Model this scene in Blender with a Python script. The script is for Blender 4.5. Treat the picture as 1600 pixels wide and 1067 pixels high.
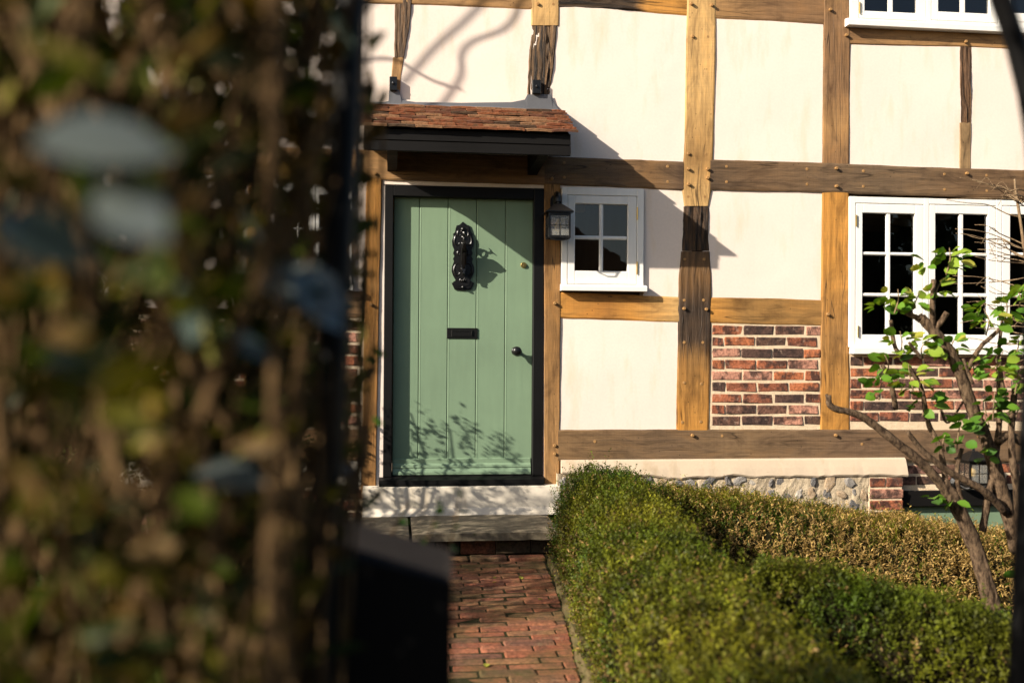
import bpy, math, random
import numpy as np
from mathutils import Vector, Matrix, noise

for o in list(bpy.data.objects):
    bpy.data.objects.remove(o)
S = bpy.context.scene
COL = S.collection
rnd = random.Random(7)

# ------------------------------------------------------------------ camera
FPX = 1600 * 35 / 36
PSI, TH, RO = math.radians(6.8), 0.0074, 0.006
CAM = np.array([0.0, -6.58, 1.23])
FW = np.array([math.sin(PSI) * math.cos(TH), math.cos(PSI) * math.cos(TH), math.sin(TH)])
R0 = np.array([math.cos(PSI), -math.sin(PSI), 0.0])
U0 = np.cross(R0, FW)
RT = math.cos(RO) * R0 + math.sin(RO) * U0
UP = math.cos(RO) * U0 - math.sin(RO) * R0
cd = bpy.data.cameras.new("camera")
cd.lens = 35; cd.sensor_width = 36; cd.clip_start = 0.02; cd.clip_end = 400
cd.dof.use_dof = True; cd.dof.focus_distance = 6.45; cd.dof.aperture_fstop = 2.0
cam = bpy.data.objects.new("camera", cd); COL.objects.link(cam)
cam.matrix_world = Matrix(((RT[0], UP[0], -FW[0], CAM[0]), (RT[1], UP[1], -FW[1], CAM[1]), (RT[2], UP[2], -FW[2], CAM[2]), (0, 0, 0, 1)))
S.camera = cam

# ------------------------------------------------------------------ sky, sun, exposure
SUN = np.array([-1.13, -0.55, 0.64]); SUN = SUN / np.linalg.norm(SUN)      # towards the sun
w = bpy.data.worlds.new("World"); S.world = w; w.use_nodes = True
sk = w.node_tree.nodes.new("ShaderNodeTexSky"); sk.sky_type = 'NISHITA'; sk.sun_disc = False
sk.sun_elevation = math.asin(SUN[2]); sk.sun_rotation = math.atan2(SUN[0], SUN[1])
sk.dust_density = 2.0
bg = w.node_tree.nodes["Background"]; bg.inputs[1].default_value = 0.078
w.node_tree.links.new(sk.outputs[0], bg.inputs[0])
sl = bpy.data.lights.new("sun", 'SUN'); sl.energy = 5.0; sl.angle = math.radians(0.53); sl.color = (1.0, 0.915, 0.79)
so = bpy.data.objects.new("sun", sl); COL.objects.link(so)
so.rotation_euler = Vector(SUN).to_track_quat('Z', 'Y').to_euler(); so.location = (-12, -8, 9)
S.view_settings.view_transform = 'Standard'; S.view_settings.look = 'None'
S.view_settings.exposure = 0.98; S.view_settings.gamma = 1.0

# ------------------------------------------------------------------ pixel helpers (1600 x 1067 photo pixels)
def ray(px, py): return FW + RT * (px - 800) / FPX - UP * (py - 533.5) / FPX
def at(px, py, y=0.0):
    d = ray(px, py); return CAM + d * ((y - CAM[1]) / d[1])
def gp(px, py, z=0.0):
    d = ray(px, py); return CAM + d * ((z - CAM[2]) / d[2])
def dp(px, py, d): return CAM + ray(px, py) * d
FH = np.array([math.sin(PSI), math.cos(PSI), 0.0])
def cf(xc, d, z): return np.array([CAM[0], CAM[1], 0]) + R0 * xc + FH * d + np.array([0, 0, z])

# ------------------------------------------------------------------ object helpers
WL = {}
def link(o, parent, loc):
    COL.objects.link(o)
    WL[o.name] = np.array(loc, float)
    if parent is not None:
        o.parent = parent
        o.location = np.array(loc, float) - WL[parent.name]
    else:
        o.location = loc
    return o
def tag(o, label, cat, group=None):
    o["label"] = label; o["category"] = cat
    if group: o["group"] = group
    return o
def empty(name, loc, label=None, cat=None, group=None, parent=None):
    o = bpy.data.objects.new(name, None); o.empty_display_size = 0.1
    link(o, parent, loc)
    if label: tag(o, label, cat, group)
    return o
def mesh(name, V, F, mat=None, uv=None, col=None, smooth=False):
    me = bpy.data.meshes.new(name)
    me.from_pydata([tuple(v) for v in V], [], F)
    if mat: me.materials.append(mat)
    if smooth: me.polygons.foreach_set("use_smooth", [True] * len(me.polygons))
    if uv is not None:
        lay = me.uv_layers.new(name="UVMap")
        li = np.empty(len(me.loops), np.int32); me.loops.foreach_get("vertex_index", li)
        lay.data.foreach_set("uv", np.asarray(uv, np.float32)[li].ravel())
    if col is not None:
        ca = me.color_attributes.new("Col", 'FLOAT_COLOR', 'POINT')
        ca.data.foreach_set("color", np.asarray(col, np.float32).ravel())
    me.update()
    return me
def part(name, V, F, mat, parent=None, uv=None, col=None, smooth=False, origin=None):
    V = np.asarray(V, float)
    if origin is None:
        lo, hi = V.min(0), V.max(0); origin = (lo + hi) / 2
        if parent is None: origin = np.array([origin[0], origin[1], lo[2]])
    me = mesh(name, V - origin, F, mat, uv, col, smooth)
    return link(bpy.data.objects.new(name, me), parent, origin)
def inst(name, me, parent, loc, rot=(0, 0, 0), scale=(1, 1, 1)):
    o = bpy.data.objects.new(name, me)
    link(o, parent, loc); o.rotation_euler = rot; o.scale = scale
    return o
class G:
    """collects shapes into one mesh"""
    def __init__(s): s.V = []; s.F = []
    def add(s, V, F):
        n = len(s.V); s.V += [tuple(v) for v in V]; s.F += [tuple(i + n for i in f) for f in F]; return s
    def box(s, x0, x1, y0, y1, z0, z1, c=0.003):
        V, F = cbox(x0, x1, y0, y1, z0, z1, c); return s.add(V, F)
    def tube(s, P, R, n=8, cap=True):
        V, F = tubeg(P, R, n, cap); return s.add(V, F)
    def part(s, name, mat, parent=None, **k): return part(name, s.V, s.F, mat, parent, **k)
def cbox(x0, x1, y0, y1, z0, z1, c=0.003):
    """chamfered box"""
    X, Y, Z = (x0, x1), (y0, y1), (z0, z1)
    c = min(c, (x1 - x0) * .3, (y1 - y0) * .3, (z1 - z0) * .3)
    V = []; idx = {}
    for i in (0, 1):
        for j in (0, 1):
            for k in (0, 1):
                sx, sy, sz = (1, -1)[i], (1, -1)[j], (1, -1)[k]
                for a, (dx, dy, dz) in enumerate(((0, c, c), (c, 0, c), (c, c, 0))):
                    idx[i, j, k, a] = len(V)
                    V.append((X[i] + sx * dx, Y[j] + sy * dy, Z[k] + sz * dz))
    F = []
    for i in (0, 1):
        q = [idx[i, j, k, 0] for j, k in ((0, 0), (1, 0), (1, 1), (0, 1))]; F.append(q if i else q[::-1])
        q = [idx[j, i, k, 1] for j, k in ((0, 0), (1, 0), (1, 1), (0, 1))]; F.append(q[::-1] if i else q)
        q = [idx[j, k, i, 2] for j, k in ((0, 0), (1, 0), (1, 1), (0, 1))]; F.append(q if i else q[::-1])
    for a in (0, 1):
        for b in (0, 1):
            F.append((idx[0, a, b, 1], idx[1, a, b, 1], idx[1, a, b, 2], idx[0, a, b, 2]))
            F.append((idx[a, 0, b, 0], idx[a, 1, b, 0], idx[a, 1, b, 2], idx[a, 0, b, 2]))
            F.append((idx[a, b, 0, 0], idx[a, b, 1, 0], idx[a, b, 1, 1], idx[a, b, 0, 1]))
    for i in (0, 1):
        for j in (0, 1):
            for k in (0, 1): F.append(tuple(idx[i, j, k, a] for a in range(3)))
    return V, F
def tubeg(P, R, n=8, cap=True):
    P = [np.asarray(p, float) for p in P]; m = len(P)
    if not hasattr(R, '__len__'): R = [R] * m
    V = []; F = []; nrm = None
    for i in range(m):
        t = P[min(i + 1, m - 1)] - P[max(i - 1, 0)]; t = t / (np.linalg.norm(t) + 1e-9)
        if nrm is None:
            a = np.array([0, 0, 1.]) if abs(t[2]) < .9 else np.array([1., 0, 0]); nrm = np.cross(t, a)
        nrm = nrm - t * (nrm @ t); nrm /= np.linalg.norm(nrm) + 1e-9
        b = np.cross(t, nrm)
        for k in range(n):
            q = 2 * math.pi * k / n; V.append(P[i] + R[i] * (math.cos(q) * nrm + math.sin(q) * b))
    for i in range(m - 1):
        for k in range(n):
            F.append((i * n + k, i * n + (k + 1) % n, (i + 1) * n + (k + 1) % n, (i + 1) * n + k))
    if cap: F.append(tuple(range(n - 1, -1, -1))); F.append(tuple((m - 1) * n + k for k in range(n)))
    return V, F
def lathe(prof, c, axis='y', n=16):
    """prof: (radius, distance along axis)"""
    V = []; F = []
    for r, h in prof:
        for k in range(n):
            q = 2 * math.pi * k / n; a, b = r * math.cos(q), r * math.sin(q)
            V.append((c[0] + a, c[1] + h, c[2] + b) if axis == 'y' else (c[0] + a, c[1] + b, c[2] + h))
    for i in range(len(prof) - 1):
        for k in range(n): F.append((i * n + k, i * n + (k + 1) % n, (i + 1) * n + (k + 1) % n, (i + 1) * n + k))
    F.append(tuple(range(n))); F.append(tuple((len(prof) - 1) * n + k for k in range(n)))
    return V, F
def extrude(poly, fn, t0, t1):
    """poly: 2-D points, fn(a, b, t) -> 3-D"""
    n = len(poly); V = [fn(a, b, t0) for a, b in poly] + [fn(a, b, t1) for a, b in poly]
    F = [tuple(range(n)), tuple(range(2 * n - 1, n - 1, -1))] + [(i, (i + 1) % n, n + (i + 1) % n, n + i) for i in range(n)]
    return V, F
def curve(pts, k=6):
    """Catmull-Rom through points"""
    P = [np.asarray(p, float) for p in pts]; P = [2 * P[0] - P[1]] + P + [2 * P[-1] - P[-2]]
    out = []
    for i in range(1, len(P) - 2):
        for j in range(k):
            t = j / k; a, b, c, d = P[i - 1:i + 3]
            out.append(.5 * ((2 * b) + (c - a) * t + (2 * a - 5 * b + 4 * c - d) * t * t + (3 * b - a - 3 * c + d) * t ** 3))
    out.append(P[-2]); return out

# ------------------------------------------------------------------ materials
class Mat:
    def __init__(s, name, rough=.7, spec=.3, color=None, metal=0):
        s.m = bpy.data.materials.new(name); s.m.use_nodes = True; s.t = s.m.node_tree
        s.b = s.t.nodes["Principled BSDF"]; s.out = s.t.nodes["Material Output"]
        s.b.inputs["Roughness"].default_value = rough; s.b.inputs["Specular IOR Level"].default_value = spec
        s.b.inputs["Metallic"].default_value = metal
        if color: s.b.inputs["Base Color"].default_value = (*color, 1)
    def n(s, typ, **kw):
        nd = s.t.nodes.new("ShaderNode" + typ)
        for k, v in kw.items():
            if k.startswith("_"): setattr(nd, k[1:], v)
            else:
                key = int(k[1:]) if k[0] == 'i' and k[1:].isdigit() else k.replace("__", " ")
                inp = nd.inputs[key]
                if isinstance(v, bpy.types.NodeSocket): s.t.links.new(v, inp)
                else: inp.default_value = v
        return nd
    def set(s, name, sock): s.t.links.new(sock, s.b.inputs[name])
    def obj(s): return s.n("TexCoord").outputs["Object"]
    def uv(s): return s.n("TexCoord").outputs["UV"]
    def rand(s): return s.n("ObjectInfo").outputs["Random"]
    def mapv(s, vec, scale, loc=None):
        m = s.n("Mapping", Vector=vec, Scale=scale)
        if loc is not None: s.t.links.new(loc, m.inputs["Location"])
        return m.outputs[0]
    def noise(s, vec, scale=5, detail=4, rough=.55, dist=0):
        return s.n("TexNoise", Vector=vec, Scale=scale, Detail=detail, Roughness=rough, Distortion=dist).outputs[0]
    def ramp(s, fac, stops, interp='LINEAR'):
        r = s.n("ValToRGB", Fac=fac); e = r.color_ramp; e.interpolation = interp
        while len(e.elements) < len(stops): e.elements.new(0.5)
        for el, (p, c) in zip(e.elements, stops):
            el.position = p; el.color = (*c, 1) if hasattr(c, '__len__') else (c, c, c, 1)
        return r.outputs[0]
    def mix(s, fac, a, b, mode='MIX'):
        nd = s.t.nodes.new("ShaderNodeMix"); nd.data_type = 'RGBA'; nd.blend_type = mode
        for i, v in ((0, fac), (6, a), (7, b)):
            if isinstance(v, bpy.types.NodeSocket): s.t.links.new(v, nd.inputs[i])
            else: nd.inputs[i].default_value = v if i == 0 else ((*v, 1) if len(v) == 3 else v)
        return nd.outputs[2]
    def math(s, op, a, b=0.0):
        return s.n("Math", _operation=op, i0=a, i1=b).outputs[0]
    def bump(s, h, strength=.4, dist=.01):
        s.set("Normal", s.n("Bump", Height=h, Strength=strength, Distance=dist).outputs[0])
    def col(s): return s.n("VertexColor", _layer_name="Col")

def m_plaster(name, base, stain):
    M = Mat(name, .9, .1); o = M.n("NewGeometry").outputs["Position"]
    n1 = M.noise(o, 1.3, 5, .6); n2 = M.noise(M.mapv(o, (7, 7, 1.6)), 1, 5, .6); n3 = M.noise(o, 60, 4, .6)
    c = M.mix(M.ramp(n1, [(.35, 0), (.75, 1)]), base, tuple(x * .94 for x in base))
    c = M.mix(M.math('MULTIPLY', M.ramp(n2, [(.54, 0), (.76, 1)]), .7), c, stain)
    M.set("Base Color", M.mix(.25, c, M.ramp(n3, [(.3, .75), (.7, 1)]), 'MULTIPLY'))
    h = M.math('ADD', M.math('MULTIPLY', n3, .25), M.noise(o, 9, 4, .6)); M.bump(h, .10, .010)
    return M.m
PLASTER = m_plaster("limewashed_plaster", (.795, .672, .575), (.70, .53, .35))
PLINTHW = m_plaster("whitewashed_plinth", (.68, .60, .48), (.36, .27, .16))

def m_oak():
    M = Mat("oak", .62, .25); uv = M.uv(); c = M.col()
    g1 = M.noise(M.mapv(uv, (2.2, 38, 1)), 1, 7, .62, .6)
    g2 = M.noise(M.mapv(uv, (14, 300, 1)), 1, 3, .6)
    bl = M.noise(M.mapv(uv, (3.4, 9, 1)), 1, 6, .65, .9)
    saw = M.noise(M.mapv(uv, (120, 3, 1)), 1, 3, .6)
    cr = M.noise(M.mapv(uv, (.7, 15, 1)), 1, 1.5, .4, .3)
    gn = c.outputs["Alpha"]
    k = M.mix(1.0, c.outputs["Color"], M.ramp(g1, [(.28, .68), (.5, .97), (.75, 1.15)]), 'MULTIPLY')
    k = M.mix(.8, k, M.ramp(bl, [(.28, (.32, .28, .26)), (.5, (.95, .95, .95)), (.72, (1.25, 1.15, .98))]), 'MULTIPLY')
    k = M.mix(.4, k, M.ramp(g2, [(.3, .6), (.6, 1.1)]), 'MULTIPLY')
    k = M.mix(.18, k, M.ramp(saw, [(.35, .65), (.6, 1.1)]), 'MULTIPLY')
    crack = M.ramp(cr, [(.488, 0), (.5, 1), (.512, 0)])
    crack = M.math('MULTIPLY', crack, M.ramp(M.noise(M.mapv(uv, (2.3, 4, 1)), 1, 2), [(.48, 0), (.58, 1)]))
    k = M.mix(M.math('MULTIPLY', crack, .85), k, (.02, .012, .006))
    deep = M.math('MULTIPLY', M.ramp(g1, [(.40, 1), (.52, 0)]), gn)
    k = M.mix(deep, k, (.012, .008, .005))
    vo = M.n("TexVoronoi", Vector=M.mapv(uv, (14, 22, 1)), Scale=1, Randomness=1).outputs[0]
    k = M.mix(M.ramp(vo, [(.05, .8), (.085, 0)]), k, (.02, .012, .006))
    M.set("Base Color", k)
    h = M.math('SUBTRACT', M.math('ADD', g1, M.math('MULTIPLY', g2, .25)), M.math('MULTIPLY', crack, .4))
    h = M.math('MULTIPLY', h, M.math('ADD', .25, M.math('MULTIPLY', gn, 2.5)))
    M.bump(h, .8, .012)
    return M.m
OAK = m_oak()

def m_brick(name, stops, bloom, moss=None, dark=.5):
    M = Mat(name, .88, .15); o = M.obj(); r = M.rand()
    off = M.n("CombineXYZ", X=M.math('MULTIPLY', r, 37), Y=M.math('MULTIPLY', r, 91), Z=M.math('MULTIPLY', r, 13)).outputs[0]
    v = M.n("VectorMath", _operation='ADD', i0=o, i1=off).outputs[0]
    c = M.ramp(r, stops, 'CONSTANT')
    n1 = M.noise(v, 13, 4, .6); n2 = M.noise(v, 70, 5, .65); n3 = M.noise(v, 22, 5, .7)
    c = M.mix(M.math('MULTIPLY', M.ramp(n1, [(.44, 0), (.58, 1)]), dark), c, (.04, .027, .024))
    c = M.mix(.95, c, M.ramp(n2, [(.3, .35), (.5, 1), (.72, 1.45)]), 'MULTIPLY')
    c = M.mix(M.math('MULTIPLY', M.ramp(n3, [(.58, 0), (.74, 1)]), .55), c, bloom)
    if moss:
        p = M.n("NewGeometry").outputs["Position"]
        c = M.mix(M.math('MULTIPLY', M.ramp(M.noise(p, 2.6, 5, .65), [(.42, 0), (.66, 1)]), .75), c, moss)
    M.set("Base Color", c); M.bump(M.math('ADD', n2, n1), .55, .006)
    return M.m
BRICK = m_brick("old_brick", [(0, (.12, .065, .044)), (.16, (.25, .085, .045)), (.3, (.36, .12, .058)), (.42, (.10, .056, .043)), (.55, (.44, .21, .14)),
                              (.66, (.28, .10, .055)), (.78, (.17, .085, .058)), (.9, (.42, .14, .06))], (.62, .43, .31), None, .85)
PAVER = m_brick("path_brick", [(0, (.23, .08, .042)), (.2, (.28, .105, .055)), (.4, (.19, .088, .046)), (.55, (.25, .12, .058)), (.7, (.17, .075, .046)), (.85, (.30, .11, .06))],
                (.24, .18, .11), (.075, .066, .022), .45)
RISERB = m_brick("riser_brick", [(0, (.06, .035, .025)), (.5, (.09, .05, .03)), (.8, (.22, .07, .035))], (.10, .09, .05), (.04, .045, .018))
def m_simple_noise(name, a, b, scale=20, rough=.85, spec=.15, bump=.4, bd=.006, hi=None):
    M = Mat(name, rough, spec); o = M.n("NewGeometry").outputs["Position"]
    n1 = M.noise(o, scale, 6, .65); n2 = M.noise(o, scale * 6, 4, .6)
    c = M.mix(M.ramp(n1, [(.35, 0), (.65, 1)]), a, b)
    c = M.mix(.5, c, M.ramp(n2, [(.3, .6), (.65, 1.15)]), 'MULTIPLY')
    if hi: c = M.mix(M.ramp(M.noise(o, scale * 2.3, 5, .7), [(.6, 0), (.72, .8)]), c, hi)
    M.set("Base Color", c); M.bump(M.math('ADD', n1, M.math('MULTIPLY', n2, .5)), bump, bd)
    return M.m
MORTAR = m_simple_noise("lime_mortar", (.74, .585, .40), (.62, .47, .31), 30, .95, .05, .6)
FLINTM = m_simple_noise("flint_wall_mortar", (.56, .45, .31), (.42, .33, .22), 22, .95, .05, .8, .01)
STONE = m_simple_noise("step_stone", (.23, .185, .125), (.13, .11, .075), 9, .85, .15, .5, .006, (.09, .095, .03))
EDGE = m_simple_noise("edging_stone", (.13, .092, .045), (.07, .062, .024), 11, .9, .1, .6, .008, (.07, .075, .02))
SOIL = m_simple_noise("soil", (.05, .035, .02), (.03, .024, .014), 14, .95, .05, 1, .03)
GROUT = m_simple_noise("path_bedding", (.035, .028, .016), (.025, .03, .01), 30, .95, .05, .8)
LANE = m_simple_noise("lane_asphalt", (.055, .052, .05), (.04, .04, .04), 40, .9, .1, .5)
def m_flint():
    M = Mat("flint", .45, .4); o = M.obj(); r = M.rand()
    v = M.n("VectorMath", _operation='ADD', i0=o, i1=M.n("CombineXYZ", X=M.math('MULTIPLY', r, 50), Y=r, Z=r).outputs[0]).outputs[0]
    base = M.ramp(r, [(0, (.06, .06, .065)), (.3, (.42, .28, .15)), (.5, (.22, .20, .18)), (.7, (.50, .44, .36)), (.85, (.10, .09, .09))], 'CONSTANT')
    c = M.mix(M.ramp(M.noise(v, 16, 4, .6), [(.54, 0), (.62, 1)]), base, (.62, .54, .44))
    c = M.mix(M.ramp(M.noise(v, 28, 4, .6), [(.56, 0), (.62, 1)]), c, (.03, .03, .035))
    M.set("Base Color", c); M.bump(M.noise(v, 30, 4), .6, .01)
    return M.m
FLINT = m_flint()
def m_tile():
    M = Mat("clay_tile", .85, .15); r = M.rand(); o = M.n("NewGeometry").outputs["Position"]
    c = M.ramp(r, [(0, (.20, .07, .032)), (.2, (.25, .095, .042)), (.4, (.13, .055, .032)), (.6, (.27, .14, .07)), (.75, (.07, .042, .026)), (.88, (.20, .08, .038))], 'CONSTANT')
    c = M.mix(M.ramp(M.noise(o, 26, 5, .7), [(.5, 0), (.66, .8)]), c, (.10, .065, .035))
    c = M.mix(M.ramp(M.noise(o, 17, 5, .7), [(.63, 0), (.72, .8)]), c, (.32, .27, .16))
    c = M.mix(.6, c, M.ramp(M.noise(o, 120, 4), [(.3, .55), (.65, 1.2)]), 'MULTIPLY')
    M.set("Base Color", c); M.bump(M.noise(o, 90, 5), .5, .004)
    return M.m
TILE = m_tile()
def m_paint(name, c, rough=.4, spec=.4, var=.1, bump=.08, scale=(30, 30, 3)):
    M = Mat(name, rough, spec); o = M.n("NewGeometry").outputs["Position"]
    n1 = M.noise(M.mapv(o, scale), 1, 4, .6); n2 = M.noise(o, 2.2, 4, .6)
    k = M.mix(M.ramp(n2, [(.3, 0), (.7, 1)]), c, tuple(x * (1 - var) for x in c))
    M.set("Base Color", M.mix(.3, k, M.ramp(n1, [(.3, .85), (.7, 1.08)]), 'MULTIPLY'))
    M.set("Roughness", M.ramp(n2, [(.3, rough * .85), (.7, min(1, rough * 1.2))]))
    M.bump(M.math('ADD', n1, M.math('MULTIPLY', M.noise(o, 300, 2), .4)), bump, .004)
    return M.m
GREEN = m_paint("sage_green_paint", (.188, .27, .17), .5, .3, .16, .14)
WHITE = m_paint("white_paint", (.80, .77, .71), .45, .35, .05)
BLACK = m_paint("black_paint", (.0055, .005, .0048), .5, .2, .2, .15)
BLACKT = m_paint("black_stained_timber", (.007, .006, .0054), .68, .15, .3, .35, (3, 30, 30))
IRON = m_paint("black_cast_iron", (.008, .0075, .007), .3, .4, .2, .3, (40, 40, 40))
LEAD = m_paint("lead", (.12, .12, .128), .5, .4, .25, .3, (14, 14, 14))
BRASS = Mat("brass", .3, .5, (.62, .42, .14), 1).m
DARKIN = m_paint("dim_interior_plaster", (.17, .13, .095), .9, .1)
JOIST = m_paint("joist_wood", (.55, .38, .22), .8, .1)
def m_glass():
    M = Mat("window_glass"); t = M.t
    fr = M.n("Fresnel", IOR=1.52).outputs[0]
    n = M.n("Bump", Height=M.noise(M.n("NewGeometry").outputs["Position"], 7, 2), Strength=.05, Distance=.01).outputs[0]
    gl = M.n("BsdfGlossy", Roughness=.005, Normal=n); tr = M.n("BsdfTransparent", Color=(.86, .88, .87, 1))
    mx = M.n("MixShader", i0=M.math('MULTIPLY', fr, 1.7)); t.links.new(tr.outputs[0], mx.inputs[1]); t.links.new(gl.outputs[0], mx.inputs[2])
    t.links.new(mx.outputs[0], M.out.inputs[0]); return M.m
GLASS = m_glass()
def m_leaf(name, rough=.42, spec=.4, trans=.3):
    M = Mat(name, rough, spec); c = M.col().outputs["Color"]; M.set("Base Color", c)
    tl = M.n("BsdfTranslucent", Color=M.mix(1, c, (1.25, 1.3, .55), 'MULTIPLY'))
    mx = M.n("MixShader", i0=trans); M.t.links.new(M.b.outputs[0], mx.inputs[1]); M.t.links.new(tl.outputs[0], mx.inputs[2])
    M.t.links.new(mx.outputs[0], M.out.inputs[0]); return M.m
LEAF = m_leaf("leaf", .55, .2, .3)
LEAFG = m_leaf("glossy_leaf", .22, .6, .15)
def m_bark(name, a, b, sc=40):
    M = Mat(name, .9, .1); o = M.n("NewGeometry").outputs["Position"]
    n1 = M.noise(M.mapv(o, (1, 1, .35)), sc, 5, .65); n2 = M.noise(o, sc * 4, 4, .6)
    c = M.mix(M.ramp(n1, [(.38, 0), (.62, 1)]), a, b)
    M.set("Base Color", M.mix(.6, c, M.ramp(n2, [(.3, .5), (.65, 1.2)]), 'MULTIPLY')); M.bump(M.math('ADD', n1, n2), .9, .008)
    return M.m
BARK = m_bark("rose_bark", (.035, .022, .014), (.19, .125, .075), 70)
STEM = m_bark("hedge_stem", (.10, .058, .026), (.22, .135, .06), 60)
CANE = m_bark("green_cane", (.10, .12, .02), (.22, .20, .05), 60)
TWIG = m_bark("dry_twig", (.20, .13, .075), (.30, .21, .12), 60)

# ------------------------------------------------------------------ ground, path
gx = np.concatenate([np.linspace(-60, -5, 8), np.linspace(-4, 6, 41), np.linspace(8, 60, 8)])
gy = np.concatenate([np.linspace(-60, -7, 10), np.linspace(-6.5, .5, 29), np.linspace(2, 60, 8)])
def gz(x, y):
    t = min(max((x - 1.35) / 2.2, 0), 1); t = t * t * (3 - 2 * t)
    s = 1 if y > -4 else max(0, 1 + (y + 4) / 1.2)
    return -.012 - .33 * t * s
V = [(x, y, gz(x, y)) for y in gy for x in gx]; nx = len(gx)
F = [(j * nx + i, j * nx + i + 1, (j + 1) * nx + i + 1, (j + 1) * nx + i) for j in range(len(gy) - 1) for i in range(nx - 1)]
g = part("ground", V, F, SOIL, smooth=True); g["kind"] = "structure"
V, F = cbox(-60, 60, -12.6, -6.9, -.06, .012, .004)
l = part("lane", V, F, LANE); l["kind"] = "structure"

def path_right(y): return .865 + .085 * (y + 1.0) - .012 * math.sin((y + 1) * 2)
PW = 1.02
V = []; F = []
ys = np.linspace(-6.4, -.86, 24)
for y in ys:
    xr = path_right(y); V += [(xr - PW, y, .0025), (xr + .02, y, .0025), (xr + .02, y, -.10), (xr - PW, y, -.10)]
for i in range(len(ys) - 1):
    a = i * 4; F += [(a, a + 1, a + 5, a + 4), (a + 1, a + 2, a + 6, a + 5), (a + 3, a, a + 4, a + 7)]
pathbed = part("garden_path", V, F, GROUT); pathbed["kind"] = "structure"
def brick_meshes(n, L, D, H, mat, jit, c=.006):
    out = []
    for k in range(n):
        V, F = cbox(-L / 2, L / 2, -D / 2, D / 2, -H / 2, H / 2, c)
        q = random.Random(k + 50)
        V = [tuple(v[i] + q.uniform(-jit, jit) for i in range(3)) for v in V]
        out.append(mesh("brick", V, F, mat))
    return out
PB = brick_meshes(6, .212, .064, .05, PAVER, .0022)
y = -.895; row = 0
while y > -4.1:
    xr = path_right(y); x1 = xr; x0 = xr - PW
    x = x0 - (.1088 if row % 2 else 0) + rnd.uniform(-.02, .02)
    while x < x1 - .02:
        a, b = max(x, x0), min(x + .212, x1)
        if x1 - b < .045: b = x1
        if b - a > .035:
            o = inst("brick", rnd.choice(PB), pathbed, ((a + b) / 2, y + rnd.uniform(-.002, .002), -.018 + rnd.uniform(-.004, .004)),
                     (rnd.uniform(-.015, .015), rnd.uniform(-.012, .012), rnd.uniform(-.012, .012)), ((b - a) / .212, 1.03, 1))
        x += .2175
    y -= .0745; row += 1
# stone edging along the path
er = random.Random(3); y = -.95; k = 0
edging = empty("path_edging", (path_right(-2), -2, 0), "row of weathered stones edging the brick path beside the box hedge", "edging")
while y > -4.2:
    L = er.uniform(.24, .42); V, F = cbox(-.035, .035, -L / 2, L / 2, -.09, .045, .016)
    V = [tuple(v[i] + er.uniform(-.007, .007) for i in range(3)) for v in V]
    yc = y - L / 2; o = inst("stone", mesh("stone", V, F, EDGE), edging, (path_right(yc) + .045, yc, 0), (0, 0, -.085 + er.uniform(-.03, .03)))
    y -= L + .012

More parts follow.
